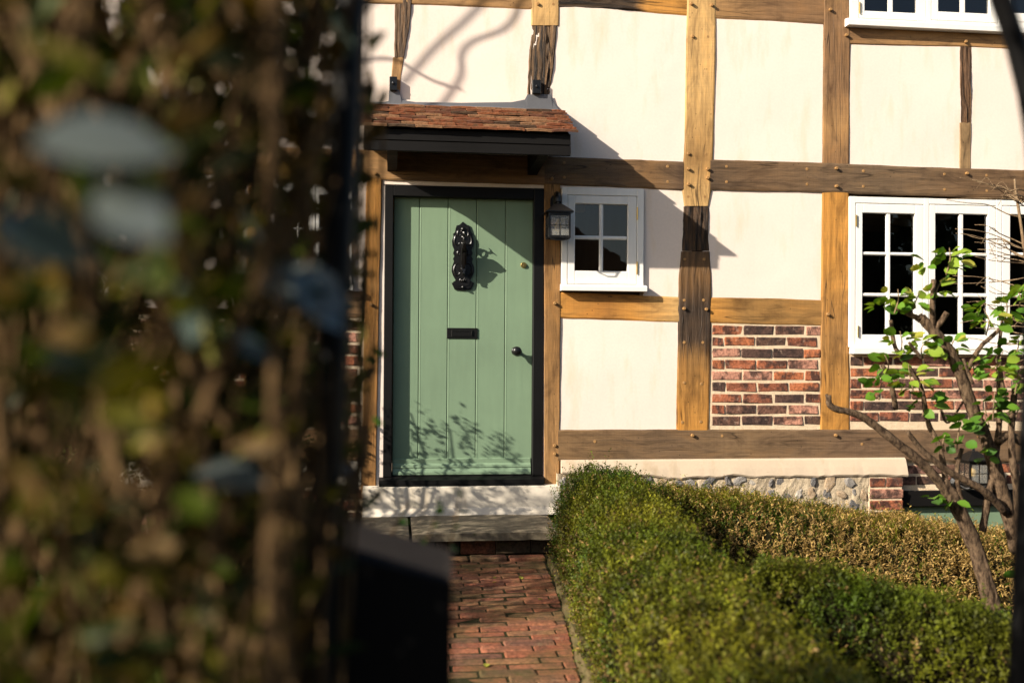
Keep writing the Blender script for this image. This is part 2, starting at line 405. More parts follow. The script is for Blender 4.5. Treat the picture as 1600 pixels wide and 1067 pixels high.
# ------------------------------------------------------------------ the house
house = empty("timber_framed_house", (1.0, 0, 0), "cream plastered timber-framed cottage with brick panels and a green plank door", "house")
TR = random.Random(11)
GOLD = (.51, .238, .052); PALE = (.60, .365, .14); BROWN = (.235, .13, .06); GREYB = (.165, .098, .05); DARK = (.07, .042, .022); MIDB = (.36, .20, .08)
timbers = []
def timber(rows, stops, vertical, yf=-.005, th=.13, jit=.0022, gnar=0.0, name="timber"):
    """rows: vertical (y, xl, xr) / horizontal (x, yt, yb) in photo pixels on the wall; stops: (t, colour, gnarl)"""
    A = []; B = []
    for r in rows:
        if vertical: A.append(at(r[1], r[0], yf)); B.append(at(r[2], r[0], yf))
        else: A.append(at(r[0], r[2], yf)); B.append(at(r[0], r[1], yf))
    A = np.array(A); B = np.array(B)
    seg = np.r_[0, np.cumsum(np.linalg.norm(np.diff((A + B) / 2, axis=0), axis=1))]; L = seg[-1]
    n = max(6, int(L / .018)); ts = np.linspace(0, L, n + 1)
    Ai = np.stack([np.interp(ts, seg, A[:, i]) for i in range(3)], 1); Bi = np.stack([np.interp(ts, seg, B[:, i]) for i in range(3)], 1)
    m = 13; sv = np.r_[0, np.linspace(.05, .95, m - 2), 1]
    off = TR.uniform(0, 50); V = []; UV = []; C = []
    for i in range(n + 1):
        a, b = Ai[i], Bi[i]; wdt = np.linalg.norm(b - a); dr = (b - a) / wdt; t = ts[i]
        ja = noise.noise(Vector((t * 7, off, 0))) + .4 * noise.noise(Vector((t * 28, off, 3))); jb = noise.noise(Vector((t * 7, off, 9))) + .4 * noise.noise(Vector((t * 28, off, 13)))
        tt = t / L; st = stops
        for q in range(len(st) - 1):
            if st[q][0] <= tt <= st[q + 1][0]: break
        f = min(max((tt - st[q][0]) / (st[q + 1][0] - st[q][0] + 1e-9), 0), 1) if len(st) > 1 else 0
        c0, c1 = st[q], st[min(q + 1, len(st) - 1)]
        col = [c0[1][e] * (1 - f) + c1[1][e] * f for e in range(3)]; gn = c0[2] * (1 - f) + c1[2] * f
        jj = jit * (1 + 2.2 * gn); a = a + dr * ja * jj; b = b + dr * jb * jj
        V.append(a + np.array([0, th, 0])); UV.append((t + off, -.02)); C.append((*col, gn))
        for s in sv:
            p = a + (b - a) * s; e = .0035 if s in (0, 1) else 0
            dz = noise.noise(Vector((t * 5, s * wdt * 14, off))) * .0015
            if gn > .02:
                dz += gn * (.013 * noise.noise(Vector((t * 4.5, s * wdt * 55, off + 5))) + .006 * noise.noise(Vector((t * 14, s * wdt * 130, off))))
                if s in (0, 1): e += gn * .006
            p = p + np.array([0, e + dz, 0]); p[1] = min(p[1], -.0012); V.append(p); UV.append((t + off, s * wdt)); C.append((*col, gn))
        V.append(b + np.array([0, th, 0])); UV.append((t + off, wdt + .02)); C.append((*col, gn))
    k = m + 2; F = [(i * k + j, i * k + j + 1, (i + 1) * k + j + 1, (i + 1) * k + j) for i in range(n) for j in range(k - 1)]
    F += [tuple(range(k)), tuple(n * k + j for j in range(k - 1, -1, -1))]
    if not vertical: pass
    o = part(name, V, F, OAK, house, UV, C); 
    timbers.append((o, np.array(V).min(0), np.array(V).max(0)))
    return o
one = lambda c, g=0: [(0, c, g), (1, c, g)]
# rails of the upper storey
timber([(380, -32, 0), (643, -30, 7), (832, -28, 15)], one(MIDB, .05), False)
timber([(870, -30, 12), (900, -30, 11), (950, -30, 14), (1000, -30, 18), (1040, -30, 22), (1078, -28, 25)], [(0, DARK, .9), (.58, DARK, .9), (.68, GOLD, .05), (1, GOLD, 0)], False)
timber([(1114, -25, 29), (1200, -24, 33), (1292, -22, 38)], [(0, MIDB, .05), (.5, BROWN, .1), (1, BROWN, .05)], False)
timber([(1324, 44, 69), (1500, 47, 73), (1760, 54, 83)], [(0, BROWN, 0), (.2, MIDB, 0), (1, MIDB, 0)], False)
# studs and posts
timber([(-30, 618, 645), (0, 617, 644), (50, 617, 639), (90, 616, 631)], one((.13, .07, .03), .6), True, -.007)
timber([(90, 614, 631), (118, 612, 627), (158, 609, 625)], one(MIDB, .05), True)
timber([(-60, 829, 874), (0, 830, 874), (40, 830, 873)], one(PALE, 0), True, -.007)
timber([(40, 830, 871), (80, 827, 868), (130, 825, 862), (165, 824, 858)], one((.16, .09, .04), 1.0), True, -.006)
timber([(-40, 1075, 1120), (0, 1073.5, 1119), (100, 1072, 1118), (219, 1070, 1115), (266, 1067, 1113.5), (296, 1065.5, 1112), (322, 1069, 1107)],
       [(0, PALE, 0), (.5, PALE, .02), (.8, (.36, .20, .07), 0), (1, PALE, 0)], True, -.009)
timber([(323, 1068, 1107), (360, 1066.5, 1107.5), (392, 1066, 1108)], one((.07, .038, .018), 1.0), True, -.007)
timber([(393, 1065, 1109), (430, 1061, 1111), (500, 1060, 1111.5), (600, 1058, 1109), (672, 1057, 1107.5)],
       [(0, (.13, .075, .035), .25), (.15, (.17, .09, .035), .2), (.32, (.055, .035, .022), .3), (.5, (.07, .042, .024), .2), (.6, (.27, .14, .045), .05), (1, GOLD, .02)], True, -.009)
timber([(-40, 1287.5, 1327), (0, 1287, 1326), (60, 1287, 1329), (256, 1285, 1327)], [(0, MIDB, .02), (.25, BROWN, .1), (.6, BROWN, .1), (.8, MIDB, .02), (1, BROWN, 0)], True, -.007)
timber([(299, 1285, 1326), (460, 1283, 1327), (673, 1282, 1327.5)], [(0, GOLD, 0), (.3, GOLD, .1), (.6, (.33, .17, .055), .1), (1, GOLD, 0)], True, -.007)
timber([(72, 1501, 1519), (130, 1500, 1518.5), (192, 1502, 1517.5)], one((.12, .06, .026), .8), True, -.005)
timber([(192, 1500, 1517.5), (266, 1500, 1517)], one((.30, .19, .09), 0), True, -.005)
# girding beam
timber([(150, 222, 268), (552, 233.5, 279), (700, 239.5, 284.5), (851, 245, 289)], [(0, BROWN, .05), (.62, MIDB, .05), (.7, GREYB, .1), (1, BROWN, .05)], False, -.010)
timber([(851, 244, 289), (950, 248, 292), (1068, 252.5, 297.5)], [(0, GREYB, .1), (.25, (.20, .115, .05), .05), (.5, GREYB, .15), (.75, (.22, .12, .05), .05), (.9, GREYB, .15), (1, (.10, .06, .035), .1)], False, -.010)
timber([(1110, 249.5, 297), (1200, 252, 299), (1285, 254.5, 300.5), (1440, 261, 305), (1600, 266, 310), (1760, 271, 315)], [(0, (.11, .07, .04), .1), (.1, GREYB, .1), (.4, (.16, .105, .06), .1), (.6, GREYB, .1), (1, GREYB, .1)], False, -.011)
# mid rails
timber([(380, 450, 492), (560, 455, 497), (575, 455.5, 497.5)], one(BROWN, .1), False)
timber([(874, 456.5, 496.5), (960, 460, 500), (1063, 464, 503.5)], [(0, GOLD, 0), (.4, (.34, .15, .035), .05), (.6, GOLD, 0), (1, PALE, .02)], False)
timber([(1108, 464.5, 504.5), (1200, 466, 507), (1287, 469, 508.5)], [(0, GOLD, .05), (.3, (.30, .16, .05), .05), (1, (.33, .175, .055), 0)], False)
# door posts
timber([(276, 572.5, 597), (480, 569, 592), (640, 567, 589.5), (767, 564, 587)], [(0, GOLD, .05), (.5, (.36, .17, .045), .1), (1, (.28, .14, .045), .05)], True, -.008)
timber([(286, 850.5, 875.5), (500, 850.5, 875.5), (640, 850.5, 875), (758, 850.5, 874)], [(0, (.33, .17, .055), .02), (.5, (.28, .145, .05), .05), (1, MIDB, .05)], True, -.008)
# sill beam
timber([(150, 667, 716), (540, 671, 720), (567, 671, 720)], one(BROWN, .1), False, -.010)
timber([(872, 671.5, 719.5), (1000, 671, 719), (1200, 671, 719), (1440, 671.5, 719.5), (1760, 674, 722)],
       [(0, (.22, .13, .06), .05), (.18, (.16, .10, .055), .12), (.3, (.20, .125, .065), .05), (.5, (.17, .105, .06), .1), (1, (.19, .12, .065), .08)], False, -.010)
# far left post, mostly behind the garden
timber([(270, 388, 415), (460, 384, 411), (670, 380, 408)], one(GOLD, .05), True, -.008)
timber([(-30, 396, 424), (232, 390, 418)], one(BROWN, .05), True, -.008)

# oak pegs: (x, y, proud length); children of the timber they are driven into
pegm = []
for L in (.003, .014, .021):
    V, F = lathe([(.0105, .02), (.0108, -L + .002), (.0088, -L)], (0, 0, 0), 'y', 8)
    col = [(.40, .22, .08, 0)] * len(V); pegm.append(mesh("peg", V, F, OAK, [(v[0] * 3, v[2]) for v in V], col))
PEG = [(586, 271, 1), (561, 244, 0), (561, 268, 0), (863, 279, 1), (882, 254, 0), (882, 277, 0), (1076, 240, 1), (1104, 241, 0), (1076, 264, 2), (1106, 264, 2), (1106, 278, 2),
       (1076, 288, 2), (1076, 307, 0), (1102, 307, 0), (1044, 260, 0), (1044, 284, 0), (1083, 57, 1), (1107, 57, 0), (1081, 6, 2), (1113, 8, 2), (1298, 15, 2), (1323, 55, 2),
       (1136, 260, 0), (1136, 284, 0), (1262, 264, 0), (1262, 288, 0), (1307, 263, 2), (1307, 291, 2), (1350, 267, 0), (1350, 291, 0), (1477, 272, 0), (1477, 296, 0), (1511, 271, 2),
       (1543, 274, 0), (1543, 298, 0), (1510, 65, 2), (1071, 405, 0), (1101, 405, 0), (1070, 469, 0), (1100, 469, 0), (1069, 482, 2), (1104, 483, 2), (1070, 535, 0), (1099, 535, 0),
       (867, 474, 2), (1294, 491, 2), (1070, 598, 0), (1097, 600, 0), (1067, 660, 0), (1096, 659, 0), (1082, 680, 2), (1129, 681, 0), (1306, 680, 2), (1348, 694, 0), (867, 696, 1), (867, 709, 1),
       (580, 476, 2), (573, 690, 1), (572, 707, 1), (841, 6, 1), (865, 6, 0), (1530, 682, 1), (930, 690, 0)]
for x, y, k in PEG:
    p = at(x, y, -.02); best = None
    for o, lo, hi in timbers:
        if lo[0] - .004 < p[0] < hi[0] + .004 and lo[2] - .004 < p[2] < hi[2] + .004 and (best is None or lo[1] < best[1]): best = (o, lo[1])
    if best is None: best = (timbers[8][0], -.02)
    inst("peg", pegm[k], best[0], (p[0], best[1] + .003, p[2]), (rnd.uniform(-.08, .08), rnd.uniform(0, 6), rnd.uniform(-.08, .08)))

# plaster panels between the timbers
def panel(x0, x1, y0, y1, mat=PLASTER, yf=0.0, th=.10, name="plaster_panel", seed=0):
    a = at(x0, y1, yf); b = at(x1, y0, yf); n = max(3, int((b[0] - a[0]) / .06)); m = max(3, int((b[2] - a[2]) / .06)); V = []; q = seed * 7.3 + x0
    for j in range(m + 1):
        for i in range(n + 1):
            x = a[0] + (b[0] - a[0]) * i / n; z = a[2] + (b[2] - a[2]) * j / m
            V.append((x, yf + .004 * noise.noise(Vector((x * 2.2, z * 2.2, q))) + .0006 * noise.noise(Vector((x * 9, z * 9, q))), z))
    F = [(j * (n + 1) + i, j * (n + 1) + i + 1, (j + 1) * (n + 1) + i + 1, (j + 1) * (n + 1) + i) for j in range(m) for i in range(n)]
    k = len(V); V += [(a[0], yf + th, a[2]), (b[0], yf + th, a[2]), (b[0], yf + th, b[2]), (a[0], yf + th, b[2])]
    c = (0, n, (m + 1) * (n + 1) - 1, m * (n + 1)); F += [(k + 3, k + 2, k + 1, k)]
    F += [tuple([*range(0, n + 1)][::-1]) + (k, k + 1), tuple(range(m * (n + 1), (m + 1) * (n + 1))) + (k + 2, k + 3)]
    F += [tuple(range(0, (m + 1) * (n + 1), n + 1)) + (k + 3, k), tuple(range((m + 1) * (n + 1) - 1, n - 1, -(n + 1))) + (k + 1, k + 2)]
    return part(name, V, F, mat, house)
for i, r in enumerate([(150, 405, -30, 240), (405, 618, -20, 250), (618, 850, -20, 262), (850, 1092, -10, 270), (1098, 1306, 0, 275), (1310, 1508, 55, 282), (1510, 1750, 60, 290),
                       (551, 580, 262, 476), (1005, 1082, 280, 485), (868, 1082, 484, 690), (1098, 1300, 284, 486), (150, 398, 262, 480), (398, 436, 262, 476)]):
    panel(*r, seed=i)
panel(436, 552, 262, 284, seed=30); panel(865, 1006, 276, 294, seed=31)
# plaster reveal round the black door frame
b = G(); p0 = at(592, 284); p1 = at(856, 760)
xl0, xl1 = at(592, 500)[0] - .03, at(597, 500)[0]; xr0, xr1 = at(850.5, 500)[0], at(858, 500)[0]
b.box(xl0, xl1 + .016, .004, .16, at(590, 768)[2], at(600, 289)[2], .004); b.box(xl0, xr1, .003, .15, at(700, 291)[2], at(700, 270)[2], .003)
b.box(xr0 - .004, xr1 + .01, .004, .16, at(855, 757)[2], at(855, 290)[2], .004)
b.part("door_reveal", PLASTER, house)

# brick panels: mortar bed with single bricks
WB = brick_meshes(9, .213, .09, .0625, BRICK, .0034, .005)
def brick_panel(x0, x1, y0, y1, yf=.0, seed=0, rowphase=0, pitch=.0775, name="brick_panel"):
    a = at(x0, y1, yf); b = at(x1, y0, yf); q = random.Random(seed)
    V, F = cbox(a[0] - .02, b[0] + .02, yf, yf + .1, a[2] - .02, b[2] + .02, .002)
    bed = part(name, V, F, MORTAR, house)
    z = b[2] - .012 - .0325; row = rowphase
    while z - .030 > a[2] - .006:
        x = a[0] + .008 - (.12 if row % 2 else 0.0) - q.uniform(0, .022)
        while x < b[0] - .02:
            L = .213
            u, v = max(x, a[0] + .006), min(x + L, b[0] - .006)
            if v - u > .028:
                inst("brick", q.choice(WB), bed, ((u + v) / 2, yf + .045 - .0045 + q.uniform(-.0015, .0015), z + q.uniform(-.002, .002)), (q.choice((0, math.pi)) + q.uniform(-.01, .01), q.uniform(-.008, .008), q.uniform(-.012, .012)), ((v - u) / .213, 1, q.uniform(.93, 1.04)))
            x += L + .0105
        z -= pitch; row += 1
    return bed
brick_panel(1111, 1283, 507, 671, seed=4)
brick_panel(1327, 1700, 556, 672, seed=9, rowphase=1)
brick_panel(400, 567, 498, 672, seed=14)
brick_panel(150, 396, 498, 672, seed=15)

# plinth: lime ledge, flint wall, brick quoin, recessed brick
a = at(876, 719, 0); b = at(1412, 719, 0); n = 60
V = []
for i in range(n + 1):
    x = a[0] + (b[0] - a[0] - .0) * i / n; zt = a[2] + .004; zb = at(1100, 746, -.05)[2] + .022 * noise.noise(Vector((x * 5, 0, 2))) + .009 * noise.noise(Vector((x * 21, 0, 5))) + (.03 * max(0, 1 - i / 18))
    sh = -.14 * 0 
    for (yy, zz) in ((.05, zt + .01), (-.012, zt), (-.03, zt - .012), (-.050 + .004 * noise.noise(Vector((x * 8, 1, 1))), (zt + zb) / 2), (-.066, zb + .012), (-.060, zb), (.05, zb - .004)): V.append((x - (.10 * (1 - (zz - zb) / (zt - zb)) * 0), yy, zz))
F = [(i * 7 + j, (i + 1) * 7 + j, (i + 1) * 7 + j + 1, i * 7 + j + 1) for i in range(n) for j in range(6)] + [tuple(range(7)), tuple(n * 7 + j for j in range(6, -1, -1))]
part("plinth_ledge", V, F, m_plaster("lime_ledge", (.54, .43, .31), (.34, .24, .13)), house)
zl = at(1100, 746, -.05)[2]; V = []; nx, nz = 90, 22; x0, x1 = a[0] - .03, at(1358, 760, -.06)[0]
for j in range(nz + 1):
    for i in range(nx + 1):
        x = x0 + (x1 - x0) * i / nx; z = -.5 + (zl + .035 + .5) * j / nz
        V.append((x, -.05 - .014 * noise.noise(Vector((x * 9, z * 9, 3))) - .007 * noise.noise(Vector((x * 25, z * 25, 8))), z))
F = [(j * (nx + 1) + i, j * (nx + 1) + i + 1, (j + 1) * (nx + 1) + i + 1, (j + 1) * (nx + 1) + i) for j in range(nz) for i in range(nx)]
k = len(V); V += [(x0, .06, -.5), (x1, .06, -.5), (x1, .06, zl + .035), (x0, .06, zl + .035)]
F += [tuple(range(0, (nz + 1) * (nx + 1), nx + 1)) + (k + 3, k), tuple(range((nz + 1) * (nx + 1) - 1, nx - 1, -(nx + 1))) + (k + 1, k + 2)]
flintwall = part("flint_plinth", V, F, FLINTM, house)
fm = []
for s in range(9):
    q = random.Random(s); import bmesh
    bm = bmesh.new(); bmesh.ops.create_icosphere(bm, subdivisions=2, radius=1)
    for v in bm.verts:
        d = 1 + .62 * noise.noise(Vector(v.co) * 1.3 + Vector((s * 9, 0, 0))); v.co = Vector((v.co.x * d, v.co.y * d * .6, v.co.z * d * .8))
        if v.co.y < -.38: v.co.y = -.38 + .2 * noise.noise(v.co * 2)
    me = bpy.data.meshes.new("flint"); bm.to_mesh(me); bm.free(); me.materials.append(FLINT); fm.append(me)
q = random.Random(21)
zr = zl - .035; row = 0
while zr > .12:
    x = x0 + .03 + q.uniform(0, .04)
    while x < x1 - .03:
        s = q.uniform(.022, .048); inst("flint", q.choice(fm), flintwall, (x, -.05 + q.uniform(-.004, .008), zr + q.uniform(-.012, .012)), (0, q.uniform(-3, 3), 0), (s * q.uniform(1, 1.5), .022, s * q.uniform(.75, 1.1)))
        x += s * 2 + q.uniform(.02, .06)
    zr -= .088; row += 1
qa, qb = at(1358, 748, -.05)[0], at(1410, 748, -.05)[0]
V, F = cbox(qa - .002, qb, -.05, .10, -.5, zl + .004, .004); quoin = part("brick_quoin", V, F, MORTAR, house)
for r in range(4):
    z = zl - .045 - r * .0775; xs = ((qa + .006, (qa + qb) / 2 - .01), ((qa + qb) / 2 + .004, qb + .003)) if r == 0 else ((qa + .004, qb + .004),)
    for u, v in xs: inst("brick", WB[r], quoin, ((u + v) / 2, -.05 + .036, z), (0, 0, 0), ((v - u) / .213, 1, 1))
brick_panel(1384, 1700, 721, 768, yf=.02, seed=31, rowphase=1, name="brick_band")
x0, x1 = at(1405, 780)[0], at(1700, 780)[0]
G().box(x0, x1, -.02, .1, at(1480, 790)[2], at(1480, 766)[2], .004).part("cellar_lintel", BLACKT, house)
G().box(x0, x1, .03, .1, -.75, at(1480, 789)[2], .004).part("cellar_door", GREEN, house)
x0, x1 = at(150, 740)[0], at(566, 740)[0]
G().box(x0, x1, -.01, .1, at(540, 760)[2], at(540, 719)[2], .01).part("plinth_ledge", PLINTHW, house)
brick_panel(150, 566, 760, 840, yf=.0, seed=41, name="brick_band")

# ---- door
door_y = .055
px = lambda x, y=500, yy=0.0: at(x, y, yy)[0]
pz = lambda y, x=725, yy=0.0: at(x, y, yy)[2]
f = G(); fx0, fx1 = px(600), px(849.5); fz1 = pz(291.5); fz0 = pz(744)
f.box(fx0, px(613.5), -.004, .13, fz0, fz1, .004); f.box(px(833), fx1, -.004, .13, fz0, fz1, .004); f.box(px(613.5) - .001, px(833) + .001, -.003, .13, pz(309), fz1 - .001, .004)
f.part("door_frame", BLACK, house)
V, F = extrude([(-.05, pz(757)), (-.05, pz(748)), (.03, pz(742.5)), (.14, pz(742.5)), (.14, pz(757))], lambda a, b, t: (t, a, b), px(594), px(850)); part("threshold", V, F, BLACK, house)
dx0, dx1 = px(613.5, 500, door_y) + .003, px(833, 500, door_y) - .003
dz0, dz1 = pz(741, 725, door_y), pz(309, 725, door_y) - .002
door = G().box(dx0, dx1, door_y + .022, door_y + .06, dz0, dz1, .002).part("front_door", GREEN, house)
gr = [dx0] + [px((a + b) / 2, 500, door_y) for a, b in ((656, 653), (700.6, 698), (745, 743), (790, 788))] + [dx1]
for i in range(5):
    u, v = gr[i] + .0018, gr[i + 1] - .0018; c = .0028; y0 = door_y; y1 = door_y + .024
    V, F = extrude([(u, y1), (u, y0 + c), (u + c, y0), (v - c, y0), (v, y0 + c), (v, y1)], lambda a, b, t: (a, b, t), dz0 + .001, dz1 - .001); part("plank", V, F, GREEN, door)
    if i: G().tube([(gr[i] + .011, door_y, dz0 + .002), (gr[i] + .011, door_y, dz1 - .002)], .0013, 6).part("bead", GREEN, door)
bz0, bz1 = pz(740, 725, door_y), pz(715.5, 725, door_y); h = bz1 - bz0
V, F = extrude([(door_y, bz1), (door_y - .012, bz1 - .004), (door_y - .012, bz1 - h * .3), (door_y - .026, bz1 - h * .42), (door_y - .028, bz1 - h * .55), (door_y - .024, bz1 - h * .6), (door_y - .036, bz1 - h * .85), (door_y - .036, bz0), (door_y, bz0)], lambda a, b, t: (t, a, b), dx0 + .004, dx1 - .012)
part("weather_bar", V, F, GREEN, door)
# letter plate
lx0, lx1, lz0, lz1 = px(698, 520, door_y), px(746, 520, door_y), pz(529, 722, door_y), pz(512.5, 722, door_y)
lp = G().box(lx0, lx1, door_y - .008, door_y + .002, lz0, lz1, .003).box(lx0 + .03, lx1 - .03, door_y - .013, door_y - .006, lz0 + .014, lz1 - .014, .003)
lp.box(lx0 + .035, lx1 - .035, door_y - .016, door_y - .012, lz1 - .022, lz1 - .017, .001).box(lx1 - .042, lx1 - .037, door_y - .018, door_y - .012, lz0 + .02, lz1 - .02, .001).part("letter_plate", IRON, door)
c = at(806, 548.5, door_y); g = G(); g.add(*lathe([(.030, .002), (.030, -.006), (.024, -.010), (.012, -.013), (.011, -.035), (.020, -.042), (.029, -.052), (.031, -.062), (.027, -.073), (.016, -.080), (.004, -.082)], c, 'y', 24)).part("door_knob", IRON, door, smooth=True)
c = at(818, 414.5, door_y); G().add(*lathe([(.020, .002), (.020, -.004), (.0165, -.009), (.0125, -.009), (.012, -.013), (.002, -.013)], c, 'y', 20)).box(c[0] - .0018, c[0] + .0018, c[1] - .0145, c[1] - .012, c[2] - .007, c[2] + .007, .0004).part("brass_lock", BRASS, door)
# dragon-shaped knocker on its cartouche plate; profile of the beast read from its cast shadow
ko = np.array([680, 330]); ks = 7.117
half = [(308, 118), (345, 152), (378, 160), (388, 190), (395, 235), (420, 255), (412, 275), (430, 330), (425, 385), (405, 430), (418, 470), (402, 500), (418, 530), (408, 560), (430, 620), (434, 670), (415, 725), (390, 765), (398, 785), (434, 800), (400, 872), (308, 880)]
kcx = 308
def kp(x, y, yy): return at(ko[0] + x / ks, ko[1] + y / ks, yy)
out = [(x, y) for x, y in half] + [(2 * kcx - x, y) for x, y in half[::-1][1:-1]]
knock = G()
def kfn(a, b, t): return kp(kcx + (a - kcx) * (1 - max(0, (t + .006)) * 0), b, door_y - t)
for sc, t0, t1 in ((1.0, -.004, .010), (.86, .009, .017), (.66, .016, .022)):
    pts = [(kcx + (x - kcx) * sc, 500 + (y - 500) * (1 - (1 - sc) * .35)) for x, y in out]; V, F = extrude(pts, kfn, t0, t1); knock.add(V, F)
KP = 3443.0
def sil(x, y, t):                                       # shadow pixel -> point in the profile plane
    o_ = (x - kcx) / KP; p = kp(kcx, y, door_y); return (p[0] + t, door_y - o_, p[2] + o_ * (-SUN[2] / SUN[1]))
beast = [(350, 545), (430, 535), (480, 515), (560, 522), (640, 535), (690, 565), (735, 600), (795, 660), (730, 685), (640, 665), (590, 650), (598, 690), (605, 720), (640, 712), (680, 688), (692, 702), (660, 740), (632, 770), (600, 795), (565, 800), (580, 855), (530, 840), (505, 800), (470, 805), (420, 780), (370, 720)]
for th_, sc in ((.006, 1.0), (.011, .84), (.016, .62)):
    cx_, cy_ = 540, 650
    V, F = extrude([(cx_ + (x - cx_) * sc, cy_ + (y - cy_) * sc) for x, y in beast], sil, -th_, th_); knock.add(V, F)
ring = [sil(540 + 38 * math.cos(a), 474 + 38 * math.sin(a), 0) for a in np.linspace(0, 2 * math.pi, 17)]
knock.tube(ring, .0055, 8)
knock.tube([sil(x, y, 0) for x, y in ((400, 520), (440, 480), (475, 440), (520, 428), (565, 440), (600, 462), (640, 455), (690, 490))], [.010, .010, .009, .007, .006, .006, .006, .002], 8)
knock.tube([sil(x, y, 0) for x, y in ((632, 455), (622, 428), (596, 405))], [.005, .004, .002], 6)
for s in (-1, 1):
    for cx, cy, rr in ((60, 330, 70), (62, 660, 78), (45, 470, 30), (40, 250, 40), (20, 770, 22)):
        pts = [kp(kcx + s * (cx + rr * .62 * math.cos(a) * (1 - .4 * i / 16)), cy + rr * math.sin(a) * (1 - .4 * i / 16), door_y - .02) for i, a in enumerate(np.linspace(-2.2, 2.6, 17))]
        knock.tube(pts, [.0035 + .003 * math.sin(math.pi * i / 16) for i in range(17)], 6)
for cx, cy, rr in ((0, 200, .014), (8, 240, .011), (-14, 225, .009), (0, 290, .012), (0, 640, .016), (-6, 770, .009), (8, 770, .009), (0, 845, .010), (0, 360, .013), (0, 430, .012)):
    p = kp(kcx + cx, cy, door_y - .022); V, F = lathe([(rr * .3, .012), (rr, .004), (rr, -.004), (rr * .75, -.011), (rr * .2, -.015)], p, 'y', 10); knock.add(V, F)
knock.part("door_knocker", IRON, door, smooth=False)

# ---- door step
pz0 = pz(800)
V, F = extrude([(.12, pz(756.5)), (-.035, pz(757)), (-.06, pz(759)), (-.075, pz(790)), (-.11, pz(800) - .005), (.12, pz(800) - .005)], lambda a, b, t: (t, a, b), px(567, 780), px(873, 780))
part("rendered_plinth", V, F, PLINTHW, house)
step = empty("door_step", (.47, -.4, 0), "worn stone step with mossy edge on dark bricks below the green door", "step")
sx = [px(505, 815, -.4), px(638, 815, -.4), px(640, 815, -.4) + .01, px(866, 815, -.4)]; q = random.Random(5)
zs = pz(800) - .004
for u, v, dd in ((sx[0], sx[1], 0), (sx[2], sx[3], .003)):
    V = []; nx, ny = 14, 12
    for j in range(ny + 1):
        for i in range(nx + 1):
            x = u + (v - u) * i / nx; y = -.70 + .60 * j / ny + (0 if j else .012 * noise.noise(Vector((x * 7, 0, 3)))); e = .008 if i in (0, nx) or j == 0 else 0
            V.append((x, y, zs + dd - e - .006 * abs(noise.noise(Vector((x * 4, y * 4, 1)))) + .003 * noise.noise(Vector((x * 16, y * 16, 1)))))
    n0 = len(V); F = [(j * (nx + 1) + i, j * (nx + 1) + i + 1, (j + 1) * (nx + 1) + i + 1, (j + 1) * (nx + 1) + i) for j in range(ny) for i in range(nx)]
    V += [(p[0], p[1] + .004, zs - .052 + .004 * noise.noise(Vector((p[0] * 14, 0, 0)))) for p in V[:nx + 1]]
    F += [(i + 1, i, n0 + i, n0 + i + 1) for i in range(nx)]
    for e, c0 in ((0, 0), (nx, nx)):
        k = len(V); V += [(V[c0][0], -.1, zs - .05)]; F.append((c0, ny * (nx + 1) + c0, k, n0 + e))
    F.append(tuple(n0 + i for i in range(nx, -1, -1)) + (len(V) - 2, len(V) - 1))
    part("slab", V, F, STONE, step)
G().box(sx[0], sx[3] - .05, -.60, -.12, -.05, zs - .05, .004).part("riser_bed", GROUT, step)
x = sx[0] + .02
while x < sx[3] - .08:
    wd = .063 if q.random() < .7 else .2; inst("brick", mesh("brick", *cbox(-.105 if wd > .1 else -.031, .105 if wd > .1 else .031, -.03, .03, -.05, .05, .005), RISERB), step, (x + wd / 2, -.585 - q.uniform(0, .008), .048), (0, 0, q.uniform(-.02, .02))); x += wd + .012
x = sx[0] + .3
for k in range(5):
    inst("brick", mesh("brick", *cbox(-.105, .105, -.05, .05, -.03, .03, .006), PAVER), step, (x, -.80 - q.uniform(0, .015), -.012 + q.uniform(0, .008)), (q.uniform(-.04, .04), 0, q.uniform(-.03, .03))); x += .225

# ---- canopy over the door
CP = .55
cx0, cx1 = at(568, 220, -CP)[0], at(892, 230, -CP)[0]
zb0, zb1 = at(568, 233, -CP)[2], at(892, 245, -CP)[2]; zb = (zb0 + zb1) / 2
zt = zb + .132
canopy = G().box(cx0, cx1, -CP, -CP + .025, zb, zb + .062, .003).box(cx0 + .002, cx1 - .002, -CP - .004, -CP + .025, zb + .064, zt, .003)
zr = pz(166, 720) ; run = CP
for x in (cx0, cx1 - .025):                             # raking side boards
    V, F = extrude([(-CP + .024, zb + .001), (-CP + .024, zt), (.02, zr - .03), (.02, zb + .14)], lambda a, b, t: (t, a, b), x + .0015, x + .0245); canopy.add(V, F)
V, F = extrude([(-CP + .024, zt - .001), (-CP + .024, zt - .02), (.02, zr - .06), (.02, zr - .035)], lambda a, b, t: (t, a, b), cx0 + .024, cx1 - .024); canopy.add(V, F)
can = canopy.part("door_canopy", BLACKT, house)
for x in (at(613, 250, -.2)[0], at(838, 255, -.2)[0]):
    V, F = extrude([(-.006, zb + .20), (-CP + .03, zb + .07), (-CP + .03, zb + .012), (-CP + .12, zb - .005), (-.20, zb - .012), (-.006, zb - .03)], lambda a, b, t: (t, a, b), x - .032, x + .032); part("bracket", V, F, BLACKT, can)
q = random.Random(8); tm = []
